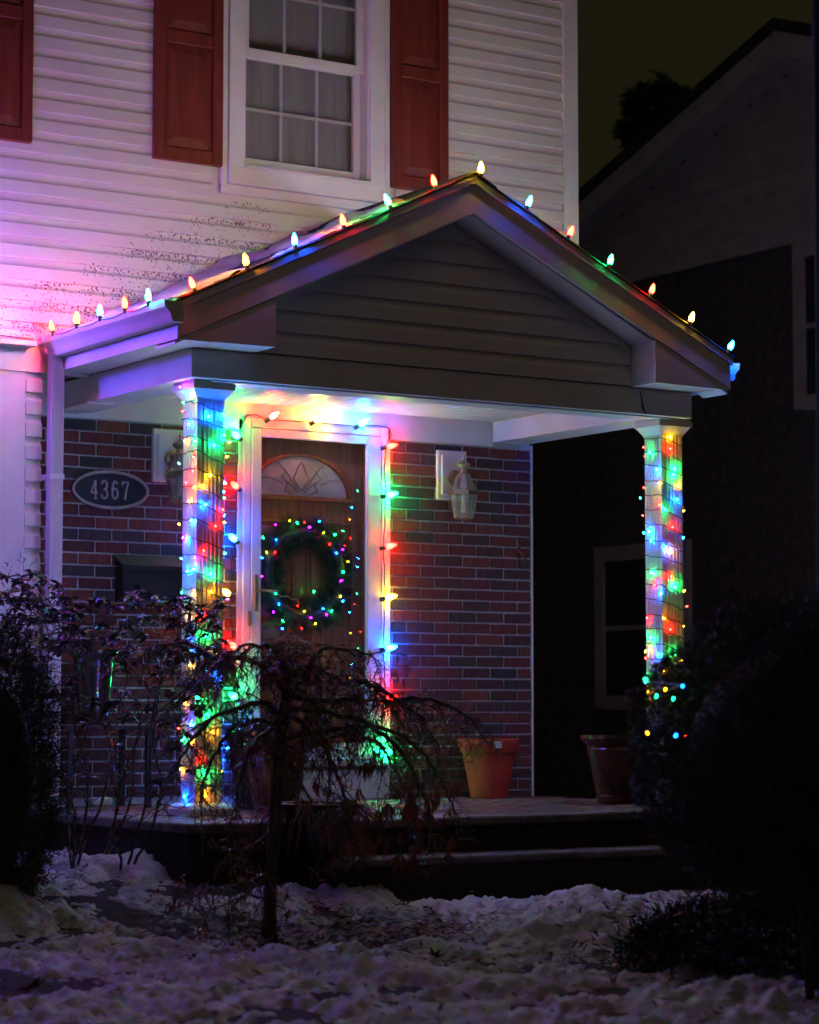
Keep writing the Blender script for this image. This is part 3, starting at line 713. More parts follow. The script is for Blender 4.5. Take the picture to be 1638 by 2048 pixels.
# mailbox
mb0 = at(238, 1165, 'y', -.06)
mbx = thing('mailbox', (-2.62, 0, 1.12), 'black wall mailbox with sloping lid left of the lit column', 'mailbox')
MB().box(-2.85, -2.42, -.115, -.005, 1.12, 1.31, .006).build('box', M['iron'], mbx)
MB().prism([(-.005, 1.375), (-.005, 1.387), (-.128, 1.322), (-.128, 1.295), (-.118, 1.295), (-.118, 1.314)], -2.862, -2.408, 'x').build('lid', M['iron'], mbx)
# hook
hk = MB().box(-.105, -.085, -.012, -.004, 1.455, 1.56, .003).tube([(-.095, -.01, 1.50), (-.095, -.05, 1.47), (-.095, -.075, 1.45), (-.095, -.07, 1.425), (-.105, -.05, 1.42)], .008, 6)
tag(hk.build('wall_hook', M['rust'], origin=(-.095, 0, 1.45)), 'small rusty iron hook near the right end of the brick wall', 'hook')

# wreath on the wooden door
wc = at(608, 1149, 'y', .022)
wr = thing('wreath', wc, 'round evergreen wreath with coloured lights behind the storm door glass', 'wreath')
vs = []; fs = []
def needle(p, d, L_, w_):
    d = d.normalized(); s_ = d.orthogonal().normalized(); s_ = (Matrix.Rotation(R.uniform(0, 6.28), 3, d) @ s_)*w_
    n_ = len(vs); vs.extend([tuple(p-s_), tuple(p+s_), tuple(p+d*L_)]); fs.append((n_, n_+1, n_+2))
for i in range(2200):
    th = R.uniform(0, 2*math.pi); ph = R.uniform(0, 2*math.pi)
    er = Vector((math.cos(th), 0, math.sin(th)))
    rd = er*math.cos(ph) + Vector((0, -.5, 0))*math.sin(ph)
    if rd.y > .1: continue
    ce = wc + er*.245
    tng = Vector((-math.sin(th), 0, math.cos(th)))
    ax = (rd*.8+tng*R.uniform(-.4, 1.0)).normalized(); ax.y *= .35; L_ = R.uniform(.05, .10)
    p0 = ce+Vector((rd.x*.03, rd.y*.02, rd.z*.03))
    for q in range(18):
        s_ = q/18; dd = ax+Vector((R.uniform(-1, 1), R.uniform(-.35, .35), R.uniform(-1, 1)))*.75
        needle(p0+ax*L_*s_, dd, R.uniform(.020, .034), .0017)
place('foliage', raw_mesh('foliage', vs, fs, M['spruce']), wr)
MB().tube([tuple(wc+Vector((math.cos(a), 0, math.sin(a)))*.245) for a in [2*math.pi*i/40 for i in range(41)]], .034, 8, False).build('ring', M['spruce'], wr, True)
BERRY = MB().ball((0, 0, 0), .016, 8, 5).mesh('berry', M['bow'], True)
for dx, dz in ((.06, .25), (.09, .235), (.07, .215), (-.22, .10), (-.20, .085)): place('berry', BERRY, wr, wc+Vector((dx, -.028, dz)))
MB().tube([tuple(wc+Vector((x, -.032, z))) for x, z in ((-.21, -.11), (-.17, -.135), (-.13, -.13), (-.10, -.15), (-.06, -.15), (-.05, -.17))], .006, 4).build('ribbon', M['ribbon'], wr)
WL = "545,940y 605,965g 660,957r 690,992p 770,952b 432,975p 338,1080g 440,1085b 810,1033y 887,1055g 855,1132r 957,1163p 910,1200b 362,1185y 317,1228b 428,1195r 1000,1262y 965,1345g 937,1415p 327,1370p 432,1510g 730,1503g 940,1527y 457,1600b 415,1650p 605,1607r 652,1650y 797,1628b 872,1640g 832,1680p 703,1700p 480,1718g 745,1740y 640,1785r 955,1575b 480,1778b"
for s_ in WL.split():
    u, v = s_[:-1].split(','); p = at(440+float(u)/3.9, 800+float(v)/3.9, 'y', -.012-R.random()*.003)
    bulb('wr', s_[-1], p, (R.uniform(-.6, .6), -.5, R.uniform(-.6, .6)), wr).scale = (1.45,)*3

# ================================================================== STRING LIGHTS
# roof edge: left eave (front to back along the gutter), rake up to the ridge, down the other side
rs = thing('string_lights', (XC, YF, 2.9), 'large coloured cone bulbs strung along the porch roof edge', 'string lights')
cord = []
EL = [(105, 672, 'r'), (153, 656, 'o'), (200, 641, 'b'), (250, 624, 'r'), (297, 606, 'g')]
for u, v, c in EL:
    p = at(u, v, 'x', XL-.107); p.z = 2.497; cord.append(p+Vector((0, 0, -.018))); bulb('roof', c, p, (R.uniform(-.3, .02), R.uniform(-.15, .15), 1), rs)
cord.append(Vector((XL-.05, YF-.02, 2.50)))
RK = [(388, 578, 'r'), (493, 540, 'o'), (590, 499, 'b'), (687, 459, 'r'), (779, 424, 'g'), (870, 387, 'r'), (962, 349, 'y'), (1055, 410, 'b'), (1138, 470, 'r'), (1219, 528, 'g'), (1302, 586, 'r'), (1381, 640, 'y'), (1458, 694, 'b')]
for u, v, c in RK:
    p = at(u, v, 'y', YF-.015); p.z = roofz(p.x)+.030+R.uniform(-.002, .004)
    s_ = -1 if u < 950 else (0 if u < 980 else 1)
    cord.append(p+Vector((0, .004, -.018))); bulb('roof', c, p, (s_*.36+R.uniform(-.16, .16), R.uniform(-.2, .05), 1), rs)
for yy, c in ((-1.55, 'r'), (-1.2, 'g'), (-.85, 'o'), (-.58, 'b')):
    p = Vector((XR+.125, yy, 2.487)); cord.append(p+Vector((0, 0, -.015))); bulb('roof', c, p, (.25, 0, 1), rs)
cc = []
for a, b in zip(cord, cord[1:]):
    for i in range(6): q = a.lerp(b, i/6); q.z -= .010*math.sin(math.pi*i/6); q.y -= .006*math.sin(math.pi*i/6); cc.append(q)
MB().tube(cc, .0032, 5).build('cord', M['wire'], rs, True)
# unseen string added on the ledge left of the porch, to tint the siding
ls = thing('string_lights', (-4.3, YU, 2.5), 'added unseen coloured cone bulbs along the wall ledge left of the porch', 'string lights')
cord = []
for i, c in enumerate('obpbpbb'):
    p = Vector((-3.90-.20*i, YW-.150, 2.475)); cord.append(p-Vector((0, 0, .012))); bulb('roof' if i else 'door', c, p, (0, -.45, .9), ls)
MB().tube([Vector((-3.62, YW-.15, 2.455))]+cord, .0032, 5).build('cord', M['wire'], ls)
hkx, hky = -4.42, -1.20  # unseen hook, added only to hold bulbs that colour the left wall
gh = thing('added_hook', (hkx, hky, -.3), 'tall thin iron hook added out of view to carry cone bulbs', 'garden hook')
MB().tube([(hkx, hky, -.45), (hkx, hky, 2.85), (hkx+.03, hky, 2.97), (hkx+.10, hky, 3.01), (hkx+.16, hky, 2.95)], .009, 6).build('pole', M['iron'], gh, True)
ws = thing('string_lights', (hkx, hky, 2.8), 'added blue, purple and orange cone bulbs wound round the unseen hook', 'string lights')  # bulbs added out of view for the violet wash on the siding
cord = []
for i, c in enumerate('bppo'):
    p = Vector((hkx+.03, hky+.01, 3.02-.07*i)); cord += [p+Vector((-.01, 0, 0)), p+Vector((-.045, .02, -.03)), p+Vector((-.03, -.02, -.05))]; bulb('roof', c, p, (.7, .5, .3), ws)
MB().tube(cord, .0032, 5).build('cord', M['wire'], ws)
# door string
ds = thing('string_lights', (-1.56, -.06, 2.0), 'large coloured bulbs clipped round the white storm door frame', 'string lights')
DL = [(474, 1505, 'b'), (474, 1393, 'g'), (473, 1292, 'r'), (460, 1186, 'y'), (473, 1077, 'b'), (477, 972, 'r'), (479, 871, 'g'), (545, 829, 'r'), (635, 835, 'y'), (724, 843, 'b'), (780, 893, 'r'), (780, 990, 'g'), (778, 1093, 'r'), (778, 1195, 'y'), (778, 1297, 'b'), (779, 1397, 'r'), (768, 1507, 'g')]
cord = []
for i, (u, v, c) in enumerate(DL):
    left = i < 7; top = 7 <= i < 10
    p = at(u-(0 if left or top else 1)-(6 if left else 0), v+(4 if top else 0), 'y', -.108 if top else -.078)
    axd = (-.75, -.45, .35) if left else ((.45, -.55, .45) if top else (.85, -.42, .25))
    if i == 3: axd = (-.9, -.5, .35)
    p = p-Vector(axd).normalized()*.022
    if i in (0, 10): pass
    cord.append(Vector((p.x, -.058, p.z)))
    b_ = bulb('dtop' if top else 'door', c, p, axd, ds); b_.scale = ((1.35 if i == len(DL)-1 else 1.25),)*3
pts = []
for i, (a, b) in enumerate(zip(cord, cord[1:])):
    if i == 6: seg = [a, Vector((-2.065, -.056, 2.18)), Vector((-2.045, -.056, 2.215)), Vector((-1.99, -.056, 2.222)), b]
    elif i == 9: seg = [a, Vector((-1.15, -.056, 2.212)), Vector((-1.075, -.056, 2.20)), Vector((-1.055, -.05, 2.16)), b]
    else: seg = [a.lerp(b, q/5)+Vector((R.uniform(-.006, .006), 0, 0)) for q in range(6)]
    pts += seg[:-1]
pts.append(cord[-1])
MB().tube(pts, .0035, 5).build('cord', M['wire'], ds, True)

# mini lights wound round each column
def wrap(key, lst, zlo, zhi, turns, label):
    cx, cy_ = CX[key]; h = HW+.004
    t_ = thing('string_lights', (cx, cy_, 1.1), label, 'string lights')
    cor = [(cx-h, cy_-h), (cx+h, cy_-h), (cx+h, cy_+h), (cx-h, cy_+h)]
    pts = []; n = turns*4
    st_ = (zhi-zlo)/turns; zs_ = [zhi]
    for i in range(n+1):                            # falls most across the front face, little along the sides
        zs_.append(zs_[-1]-st_*(.10, .62, .13, .15)[i % 4])
    zs_ = [z+R.uniform(-.010, .010) for z in zs_]
    for i in range(n+1):
        a = Vector((*cor[(i+3) % 4], zs_[i])); b = Vector((*cor[(i) % 4], zs_[i+1]))
        for q in range(5):
            p = a.lerp(b, q/5); sag = R.uniform(-.006, .006) if q else 0
            out = Vector((p.x-cx, p.y-cy_, 0)).normalized()*.003
            pts.append(p+out+Vector((0, 0, sag)))
    MB().tube(pts, .0026, 4).build('cord', M['wire'], t_)
    edge_u = {'l': lambda v: 397-(v-780)*.0095, 'r': lambda v: 1320+(v-850)*.008}[key]
    for u, v, c in lst:
        e = edge_u(v); hw_l, hw_r = (27, 50) if key == 'l' else (31, 39)
        if u < e-hw_l-1: p = at(u, v, 'y', cy_-.02); ax = (-.8, -.3, .2)
        elif u > e+hw_r+1: p = at(u, v, 'y', cy_-.06); ax = (.8, -.4, .2)
        elif u < e: p = at(u, v, 'x', cx-h-.006); ax = (-.55, R.uniform(-.5, .5), R.choice((-1, 1))*.7)
        else: p = at(u, v, 'y', cy_-h-.006); ax = (R.uniform(-.5, .5), -.55, R.choice((-1, 1))*.7)
        bulb('col', c, p, ax, t_)
    # the lights on the two faces turned away
    for i in range(48):
        z = R.uniform(.15, 2.05); c = R.choice('rgbobygr')
        if i % 2: p = Vector((cx+h+.012, cy_+R.uniform(-.07, .07), z)); ax = (.6, 0, .6)
        else: p = Vector((cx+R.uniform(-.07, .07), cy_+h+.012, z)); ax = (0, .6, .6)
        bulb('col', c, p, ax, t_)
    return t_
def parse(s, k, ou, ov): return [(ou+float(q[:-1].split(',')[0])/k, ov+float(q[:-1].split(',')[1])/k, q[-1]) for q in s.split()]
LC = parse("115,270g 205,215r 325,210y 470,180o 110,340r 160,455b 310,390b 435,355b 435,525g 475,598r 130,570o 205,590g 360,625g 455,712o 200,705r 80,768g 190,820r 335,870y 440,930b 140,930r 205,950o 270,940o 165,1085o 290,1095b 180,1220b 80,1265o 430,1135r 435,1250o 370,1270r 110,1365p 145,1375b 270,1470r 440,1505g 100,1548b 210,1530p 150,1640b 205,1640b 330,1660g 330,1810o 460,1880p 200,1825o 62,1917g 150,2030o 255,2005r", 4.095, 340, 740)
LC += parse("318,330g 405,475o 190,400b 180,570y 300,695r 430,650b 145,910o 190,1100b 85,1145r 370,1170o 110,1260g 195,1275o 265,1445r 100,1495o 325,1530g 130,1740b 310,1750o 250,860g 330,1010g 500,1320b", 4.45, 340, 1200)
LC += [(372, 768, 'b'), (420, 768, 'y'), (362, 775, 'p')]
RC = parse("265,215r 600,185b 310,290o 540,355y 545,515r 270,590g 370,800b 580,870g 600,815g 415,1015o 650,1010o 145,1205g 640,1210b 715,1380o 480,1345g 180,1445r 410,1315r 570,1615r 270,1670b 290,1800b 490,1860b 560,1955o", 6.825, 1260, 820)
RC += parse("230,240g 415,280r 260,365r 460,390g 320,455b 570,580r 180,685r 350,710o 412,823r 215,885g 210,1010o 295,1060b 455,1075g 530,1150o 345,1235o 170,1340g 185,1445o", 5.12, 1260, 1100)
wrap('l', LC, .10, 2.07, 23, 'coloured mini lights wound round the left porch column')
wrap('r', RC, .30, 2.07, 21, 'coloured mini lights wound round the right porch column')

# ================================================================== POTS
def pot(name, c, prof, m, label, cat='pot', group=None, soil=None):
    t_ = thing(name, c, label, cat, group)
    inner = [(r-.018, z) for r, z in reversed(prof[1:])]
    MB().lathe(prof+inner[:-1], c, 40).build('body', m, t_, 32)
    if soil: MB().lathe([(soil[0], soil[1]), (soil[0]*.5, soil[1]+.012), (.001, soil[1]+.016)], c, 24).build('soil', M['soil'], t_, True)
    return t_
tp = pot('flower_pot', (-.462, -.205, 0), [(.105, 0), (.110, .004), (.158, .262), (.160, .270), (.176, .270), (.180, .276), (.186, .345), (.180, .352)], M['terracotta'], 'empty terracotta pot with white price sticker against the brick wall', soil=(.12, .10))
lp = at(960, 1489, 'y', -.205-.18)
stk = MB(); a0 = math.radians(-116)
vsx = []
for i in range(5):
    for zz in (.297, .338):
        a = a0+i*math.radians(16)/4; r_ = .1835+(zz-.276)*.087+.0005
        vsx.append((-.462+r_*math.cos(a), -.205+r_*math.sin(a), zz))
stk.add(vsx, [(2*i, 2*i+2, 2*i+3, 2*i+1) for i in range(4)]).build('price_sticker', M['paper'], tp)
pot('flower_pot', (-.34, -1.30, 0), [(.105, 0), (.112, .01), (.118, .04), (.113, .045), (.117, .065), (.120, .070), (.165, .285), (.170, .30), (.166, .312), (.172, .325), (.190, .345), (.205, .362), (.203, .380), (.190, .383)], M['glaze'], 'brown glazed pot with flared rim near the right porch column', soil=(.15, .30))
p1 = pot('flower_pot', (-2.615, -1.42, 0), [(.100, 0), (.108, .01), (.113, .03), (.110, .036), (.116, .055), (.150, .26), (.156, .28), (.152, .292), (.168, .32), (.178, .335), (.176, .35), (.165, .352)], M['glaze'], 'brown glazed pot holding dark dead foliage right of the left column', soil=(.14, .30))
p2 = pot('flower_pot', (-2.44, -.93, 0), [(.11, 0), (.118, .01), (.170, .37), (.188, .39), (.186, .41), (.17, .412)], M['dark_glaze'], 'dark glazed pot by the door step behind the maple trunk', soil=(.15, .34))
p3 = pot('flower_pot', (-3.00, -2.50, -.168), [(.10, 0), (.108, .01), (.170, .225), (.176, .235), (.192, .242), (.196, .252), (.19, .258)], M['dark_glaze'], 'wide dark pot with copper rim standing on the lower step', soil=(.16, .20))
MB().tube([(-3.00+.193*math.cos(2*math.pi*i/32), -2.50+.193*math.sin(2*math.pi*i/32), -.168+.255) for i in range(33)], .0055, 6, False).build('rim', M['brass'], p3, True)
p4 = pot('urn', (-3.12, -.32, .44), [(.06, 0), (.075, .02), (.088, .10), (.105, .30), (.115, .36), (.135, .385), (.137, .40), (.125, .402)], M['dark_glaze'], 'tall dark glazed urn on a low stand under the mailbox', 'urn', soil=(.10, .36))
ps = thing('plant_stand', (-3.10, -.33, 0), 'low dark stand under the glazed urn by the brick wall', 'stand')
MB().box(-3.36, -2.84, -.50, -.14, .415, .438, .004).build('top', M['iron'], ps)
for sx in (-3.33, -2.87):
    for sy in (-.48, -.16): MB().box(sx-.014, sx+.014, sy-.014, sy+.014, .0, .415).build('leg', M['iron'], ps)
# dead foliage in the pot by the column
def spray(c, n, h, spread, wid):
    b = MB()
    for i in range(n):
        a = R.uniform(0, 6.28); tip = Vector((math.cos(a)*spread*R.random(), math.sin(a)*spread*R.random(), h*R.uniform(.6, 1)))
        mid = tip*.5+Vector((R.uniform(-.02, .02), R.uniform(-.02, .02), .03))
        w_ = wid*R.uniform(.5, 1); s_ = Vector((math.cos(a+1.57), math.sin(a+1.57), 0))*w_
        c0 = Vector(c); b.add([c0-s_*.3, c0+s_*.3, c0+mid+s_, c0+mid-s_, c0+tip], [(0, 1, 2, 3), (3, 2, 4)])
    return b
spray((-2.615, -1.42, .31), 60, .26, .13, .016).build('dead_foliage', M['yew'], p1)
spray((-2.44, -.93, .35), 40, .12, .14, .014).build('dead_foliage', M['yew'], p2)
dg = MB()
for i in range(110):
    a = R.uniform(0, 6.28); r_ = R.uniform(.03, .15); p0 = Vector((-3.0+r_*math.cos(a), -2.5+r_*math.sin(a), .035)); o = Vector((math.cos(a), math.sin(a), 0))
    L_ = R.uniform(.12, .26); dg.tube([p0, p0+o*.08+Vector((0, 0, .05)), p0+o*(.08+L_*.4)+Vector((0, 0, -.02)), p0+o*(.10+L_*.55)+Vector((R.uniform(-.03, .03), 0, -L_*.8))], [.002, .003, .003, .001], 3)
dg.build('dry_grass', M['lace'], p3)
tag(MB().box(-3.02, -2.90, -.12, -.05, .0, .045, .01).build('white_stone', M['paper'], origin=(-2.96, -.09, 0)), 'small white stone block on porch floor against the brick wall', 'stone')

# ================================================================== FALLEN LEAVES
def maple_leaf(seed):
    r = random.Random(seed); pts = []
    lobes = [(-150, .34), (-118, .20), (-95, .72), (-68, .36), (-48, .86), (-24, .40), (0, 1.0), (24, .40), (48, .86), (68, .36), (95, .72), (118, .20), (150, .34)]
    out = [(0, -.12)]
    for a, l in lobes:
        a = math.radians(a)+r.uniform(-.05, .05); l *= r.uniform(.88, 1.08); out.append((math.sin(a)*l, math.cos(a)*l))
    cu, cv = r.uniform(.25, .75), r.uniform(-.5, .5)
    vs = [(0, 0, 0)]+[(x*.5, y*.5, (cu*(x*x)+cv*y*y*.6+r.uniform(-.06, .06))*.5) for x, y in out]
    n = len(out)
    fs = [(0, 1+i, 1+(i+1) % n) for i in range(n)]
    s_ = len(vs); vs += [(.012, -.05, 0), (-.012, -.05, 0), (r.uniform(-.1, .1), -.5, .08)]; fs.append((s_, s_+1, s_+2))
    return raw_mesh('fallen_leaf', vs, fs, M['dryleaf'])
LM = [maple_leaf(i) for i in range(6)]
def leaf(p, s_, rot, label, group=None):
    o = place('fallen_leaf', LM[R.randrange(6)], None, p, rot, s_); tag(o, label, 'leaf', group); return o
for u, v, sz, zz in ((905, 1965, .085, None), (868, 1975, .07, None), (822, 1955, .08, None)): pass
def on_snow(u, v):
    p = at(u, v, 'z', -.4)
    for _ in range(5): p = at(u, v, 'z', max(ground_z(p.x, p.y), snow_z(p.x, p.y)))
    return p
grp = 'dry leaves scattered on the snow'
for u, v, s_ in ((900, 1915, .13), (868, 1920, .11), (690, 1935, .10), (640, 1890, .12), (235, 1730, .15), (390, 1765, .13), (320, 1790, .10), (430, 1700+95, .11), (280, 1880, .13), (240, 1870, .1), (1300, 1790+70, .12), (930, 1905, .08), (1210, 1880, .11), (760, 1850, .10), (820, 1800, .16), (800, 1815, .15), (850, 1812, .13), (1330, 1880, .15), (500, 1880, .10), (560, 1900, .12), (600, 1880, .12), (660, 1860, .12), (470, 1900, .1), (120, 1715, .14), (180, 1725, .14), (90, 1730, .12), (60, 1980, .16), (770, 1990, .1), (1100, 1960, .09), (980, 1900, .07), (340, 1830, .12), (300, 1840, .09)):
    p = on_snow(u, v); p.z += .012
    own = {(900, 1915): 'large curled brown leaf standing in the snow right of the maple trunk', (868, 1920): 'smaller curled brown leaf just left of the large one on the snow',
           (235, 1730): 'broad brown leaf at the foot of the shrub stems on left bed', (820, 1800): 'big brown leaf leaning on the snow edge before the lower step', (1330, 1880): 'brown leaf lying at the edge of the low dark juniper',
           (640, 1890): 'brown leaf lying in the leaf litter right beside the maple trunk', (60, 1980): 'blurred brown leaf at the lower left corner on the snow'}.get((u, v))
    leaf(p, s_, (R.uniform(-.7, .7), R.uniform(-.7, .7), R.uniform(0, 6.28)), own or 'dry brown maple leaf lying on the patchy snow', None if own else grp)
g2_ = 'dry leaves on the porch and steps'
for (p, s_, lab) in ((at(668, 1583, 'y', -.35), .11, 'curled orange leaf on the porch floor before the door step, left of two'), (at(698, 1578, 'y', -.38), .14, 'curled orange leaf on the porch floor before the door step, right of two'),
                (at(850, 1710, 'z', -.165), .09, 'pale curled leaf on lower step edge below the maple crown'), (at(1125, 1700, 'y', -2.45), .10, 'pale curled leaf on lower step below the terracotta pot'), (at(1265, 1703, 'y', -2.45), .09, 'brown leaf on lower step beside the dark clipped bush')):
    leaf(p, s_, (R.uniform(.3, .9), R.uniform(-.4, .4), R.uniform(0, 6.28)), lab, g2_)
for u, v in ((940, 1800), (1000, 1795), (1060, 1797), (1100, 1792), (1000, 1800)):
    p = at(u, v, 'z', -.37); leaf(p, R.uniform(.08, .12), (R.uniform(-.5, .5), R.uniform(-.5, .5), R.uniform(0, 6.28)), 'brown leaf on the stone walk at the foot of the steps', 'leaves at the foot of the steps')
# leaf litter and stalks nobody could count
lv = MB()
for i in range(6500):
    if i % 3: x, y = R.gauss(-3.40, .46), R.gauss(-3.55, .36)
    else: x, y = R.uniform(-6.5, -1.0), R.uniform(-6.5, -2.0)
    if x > -3.62 and y > -2.68: continue
    g_ = ground_z(x, y); s_ = snow_z(x, y)
    if s_ > g_+.03 and R.random() < .80: continue
    z = max(g_, s_)+R.uniform(.003, .02); a = R.uniform(0, 6.28); L_ = R.uniform(.012, .035)
    d = Vector((math.cos(a), math.sin(a), R.uniform(-.3, .5)))*L_; q = Vector((-math.sin(a), math.cos(a), R.uniform(-.4, .4)))*L_*R.uniform(.12, .4)
    p = Vector((x, y, z)); lv.add([p-d, p+q, p+d, p-q], [(0, 1, 2, 3)])
tag(lv.build('leaf_litter', M['dryleaf']), 'shreds of dead leaves and stalks thawing out of the snow', 'leaf litter', kind='stuff')

# ================================================================== WEEPING MAPLE
def P3(u, v, dy=0.): return at(u, v, 'y', -3.41+dy)
tr = thing('weeping_maple', P3(538, 1880), 'small bare weeping maple with wet twigs in front of the porch', 'tree')
trunk = [P3(536, 1890), P3(540, 1820), P3(543, 1740), P3(549, 1650), P3(554, 1570), P3(560, 1490), P3(566, 1430), P3(574, 1370)]
MB().tube(trunk, [.036, .028, .026, .025, .026, .027, .024, .018], 12).build('trunk', M['bark'], tr, True)
LIMB = [ # photo points of the limbs, with a depth offset at the tip
 ([(566, 1430), (520, 1405), (470, 1418), (420, 1440), (370, 1500), (345, 1560)], -.15), ([(572, 1380), (530, 1335), (480, 1315), (430, 1318), (395, 1345), (350, 1420)], .2),
 ([(430, 1318), (400, 1300), (370, 1285), (320, 1290)], .3), ([(574, 1370), (560, 1320), (545, 1300), (500, 1290), (450, 1310)], -.25),
 ([(574, 1370), (610, 1330), (650, 1345), (690, 1365), (720, 1362), (760, 1385), (800, 1440)], .1), ([(720, 1362), (745, 1370), (790, 1400), (840, 1430), (880, 1500)], -.1),
 ([(562, 1480), (620, 1465), (700, 1455), (760, 1455), (820, 1480), (870, 1540), (910, 1620)], -.15), ([(560, 1490), (610, 1500), (650, 1480), (700, 1470), (760, 1490), (800, 1560), (830, 1640)], .25),
 ([(580, 1390), (640, 1400), (720, 1400), (790, 1402), (850, 1408), (900, 1440)], .3), ([(566, 1420), (600, 1360), (640, 1300), (690, 1298), (740, 1310)], -.1),
 ([(560, 1460), (520, 1440), (460, 1460), (420, 1530), (400, 1600)], .25), ([(562, 1440), (540, 1460), (500, 1500), (480, 1560), (470, 1640)], -.35),
 ([(566, 1430), (600, 1440), (650, 1500), (690, 1590), (700, 1680)], -.4), ([(566, 1420), (630, 1420), (720, 1440), (800, 1500), (850, 1600), (870, 1700)], -.3),
 ([(572, 1380), (600, 1380), (640, 1430), (660, 1520), (655, 1620)], .35), ([(574, 1372), (585, 1330), (580, 1300), (565, 1285)], .05), ([(800, 1402), (860, 1400), (920, 1425), (960, 1460)], .1),
 ([(545, 1740), (520, 1755), (480, 1765), (440, 1775), (400, 1770)], -.2), ([(541, 1800), (500, 1790), (450, 1810), (400, 1815), (360, 1800)], -.15), ([(549, 1650), (520, 1680), (470, 1700), (430, 1690)], -.1),
 ([(560, 1500), (600, 1560), (625, 1620), (640, 1700)], -.25)]
limbs = []; twm = MB(); tips = []; allp = []
def curve(pts, n):
    out = []
    m = len(pts)
    for i in range(m-1):
        a, b = pts[max(i-1, 0)], pts[i]; c, d = pts[i+1], pts[min(i+2, m-1)]
        for k in range(n):
            t_ = k/n; out.append(.5*((2*b)+(c-a)*t_+(2*a-5*b+4*c-d)*t_*t_+(3*b-a-3*c+d)*t_**3))
    out.append(pts[-1]); return out
def wob(p, s_): return p+Vector((R.gauss(0, s_), R.gauss(0, s_), R.gauss(0, s_)))
lb = MB()
for li, (pp, dy) in enumerate(LIMB):
    n = len(pp); pts = [P3(u, v, dy*(i/(n-1))) for i, (u, v) in enumerate(pp)]
    c = [wob(p, .004) for p in curve(pts, 5)]
    r0 = .015 if li < 17 else .006
    lb.tube(c, [r0*(1-.75*i/len(c)) for i in range(len(c))], 7)
    low = li >= 17
    for i in range(2, len(c)):
        for q in range(2 if not low else 1):
            if R.random() < .47: continue
            st_ = c[i]; dirn = (c[i]-c[i-1]).normalized()
            side = Vector((R.gauss(0, 1), R.gauss(0, 1), R.gauss(0, .6))).normalized()
            d = (dirn*.5+side*.9).normalized(); L_ = R.uniform(.08, .26)*(.7 if low else 1)
            seg = [st_]; m_ = 6
            for s2 in range(m_):
                d = (d+Vector((R.gauss(0, .22), R.gauss(0, .22), -.26+R.gauss(0, .16)))).normalized(); seg.append(seg[-1]+d*L_/m_)
            twm.tube(seg, [.0042*(1-.7*k/m_) for k in range(m_+1)], 4, False); allp += seg[2:]
            for s2 in range(1, m_+1):
                for _ in range(2):
                    if R.random() < .38: continue
                    d2 = Vector((R.gauss(0, 1), R.gauss(0, 1), R.gauss(-.45, .7))).normalized(); l2 = R.uniform(.03, .11)
                    e1 = seg[s2]+d2*l2*.5; e2 = e1+(d2+Vector((R.gauss(0, .4), R.gauss(0, .4), -.5))).normalized()*l2*.5
                    twm.tube([seg[s2], e1, e2], [.0019, .0014, .0008], 3, False); tips.append(e2); allp.append(e1)
lb.build('limbs', M['bark'], tr, True)
tw_ = twm.build('twigs', M['twig'], tr); tag(tw_, kind='stuff')
lf = MB()
for p in tips:
    if R.random() > .34: continue
    for q in range(R.randint(2, 6)):
        d = Vector((R.gauss(0, .35), R.gauss(0, .35), -1)).normalized(); L_ = R.uniform(.025, .075); s_ = d.orthogonal().normalized()
        s_ = (Matrix.Rotation(R.uniform(0, 6.28), 3, d) @ s_)*R.uniform(.0012, .0045)
        m1 = p+d*L_*.5+Vector((R.gauss(0, .006), R.gauss(0, .006), 0)); lf.add([p, m1+s_, p+d*L_, m1-s_], [(0, 1, 2, 3)])
tag(lf.build('dried_leaves', M['lace'], tr), kind='stuff')
HL = []; hw = MB()
M['hangleaf'] = mat('hanging_dead_leaf', (.30, .095, .075), .55, var=.4, nscale=14, objrand=[(1, 1, 1), (.6, .55, .55), (1.2, 1.1, 1), (.8, .7, .65)])
for q in range(4):
    r = random.Random(40+q); vs_ = []; fs_ = []
    for lobe in range(5):
        a = (lobe-2)*.38+r.uniform(-.1, .1); L_ = 1-.14*abs(lobe-2); w_ = .085
        m1 = Vector((math.sin(a)*L_*.55, r.uniform(-.12, .12), -math.cos(a)*L_*.55)); e_ = Vector((math.sin(a)*L_*.7, r.uniform(-.15, .15), -L_)); sd_ = Vector((math.cos(a), r.uniform(-.5, .5), 0))*w_
        b_ = len(vs_); vs_ += [(0, 0, 0), tuple(m1+sd_), tuple(e_), tuple(m1-sd_)]; fs_ += [(b_, b_+1, b_+2), (b_, b_+2, b_+3)]
    HL.append(raw_mesh('hanging_leaf', vs_, fs_, M['hangleaf']))
for i in range(70):
    u = R.gauss(800, 95); v = R.gauss(1680, 60) if i % 3 else R.gauss(1620, 60)
    if i > 55: u = R.gauss(680, 60); v = R.gauss(1700, 50)
    if u > 965 or u < 590 or v > 1745: continue
    p = P3(u, v-18, R.uniform(-.5, .1)); L_ = R.uniform(.05, .12)
    place('hanging_leaf', HL[R.randrange(4)], tr, p, (R.uniform(-.3, .3), R.uniform(-.3, .3), R.uniform(0, 6.28)), (L_*.8, L_*.8, L_))
    if i % 3 == 0: hw.tube([p, p+Vector((R.uniform(-.03, .03), 0, .06)), p+Vector((R.uniform(-.06, .06), R.uniform(-.05, .05), .16))], [.0012, .0014, .0018], 3, False)
tag(hw.build('leaf_stalks', M['twig'], tr), kind='stuff')
dp = MB()
for p in R.sample(tips+allp, min(1100, len(tips))):
    dp.ball(p+Vector((0, 0, -.003)), R.uniform(.0020, .0038), 5, 3)
tag(dp.build('droplets', M['droplet'], tr, True), kind='stuff')
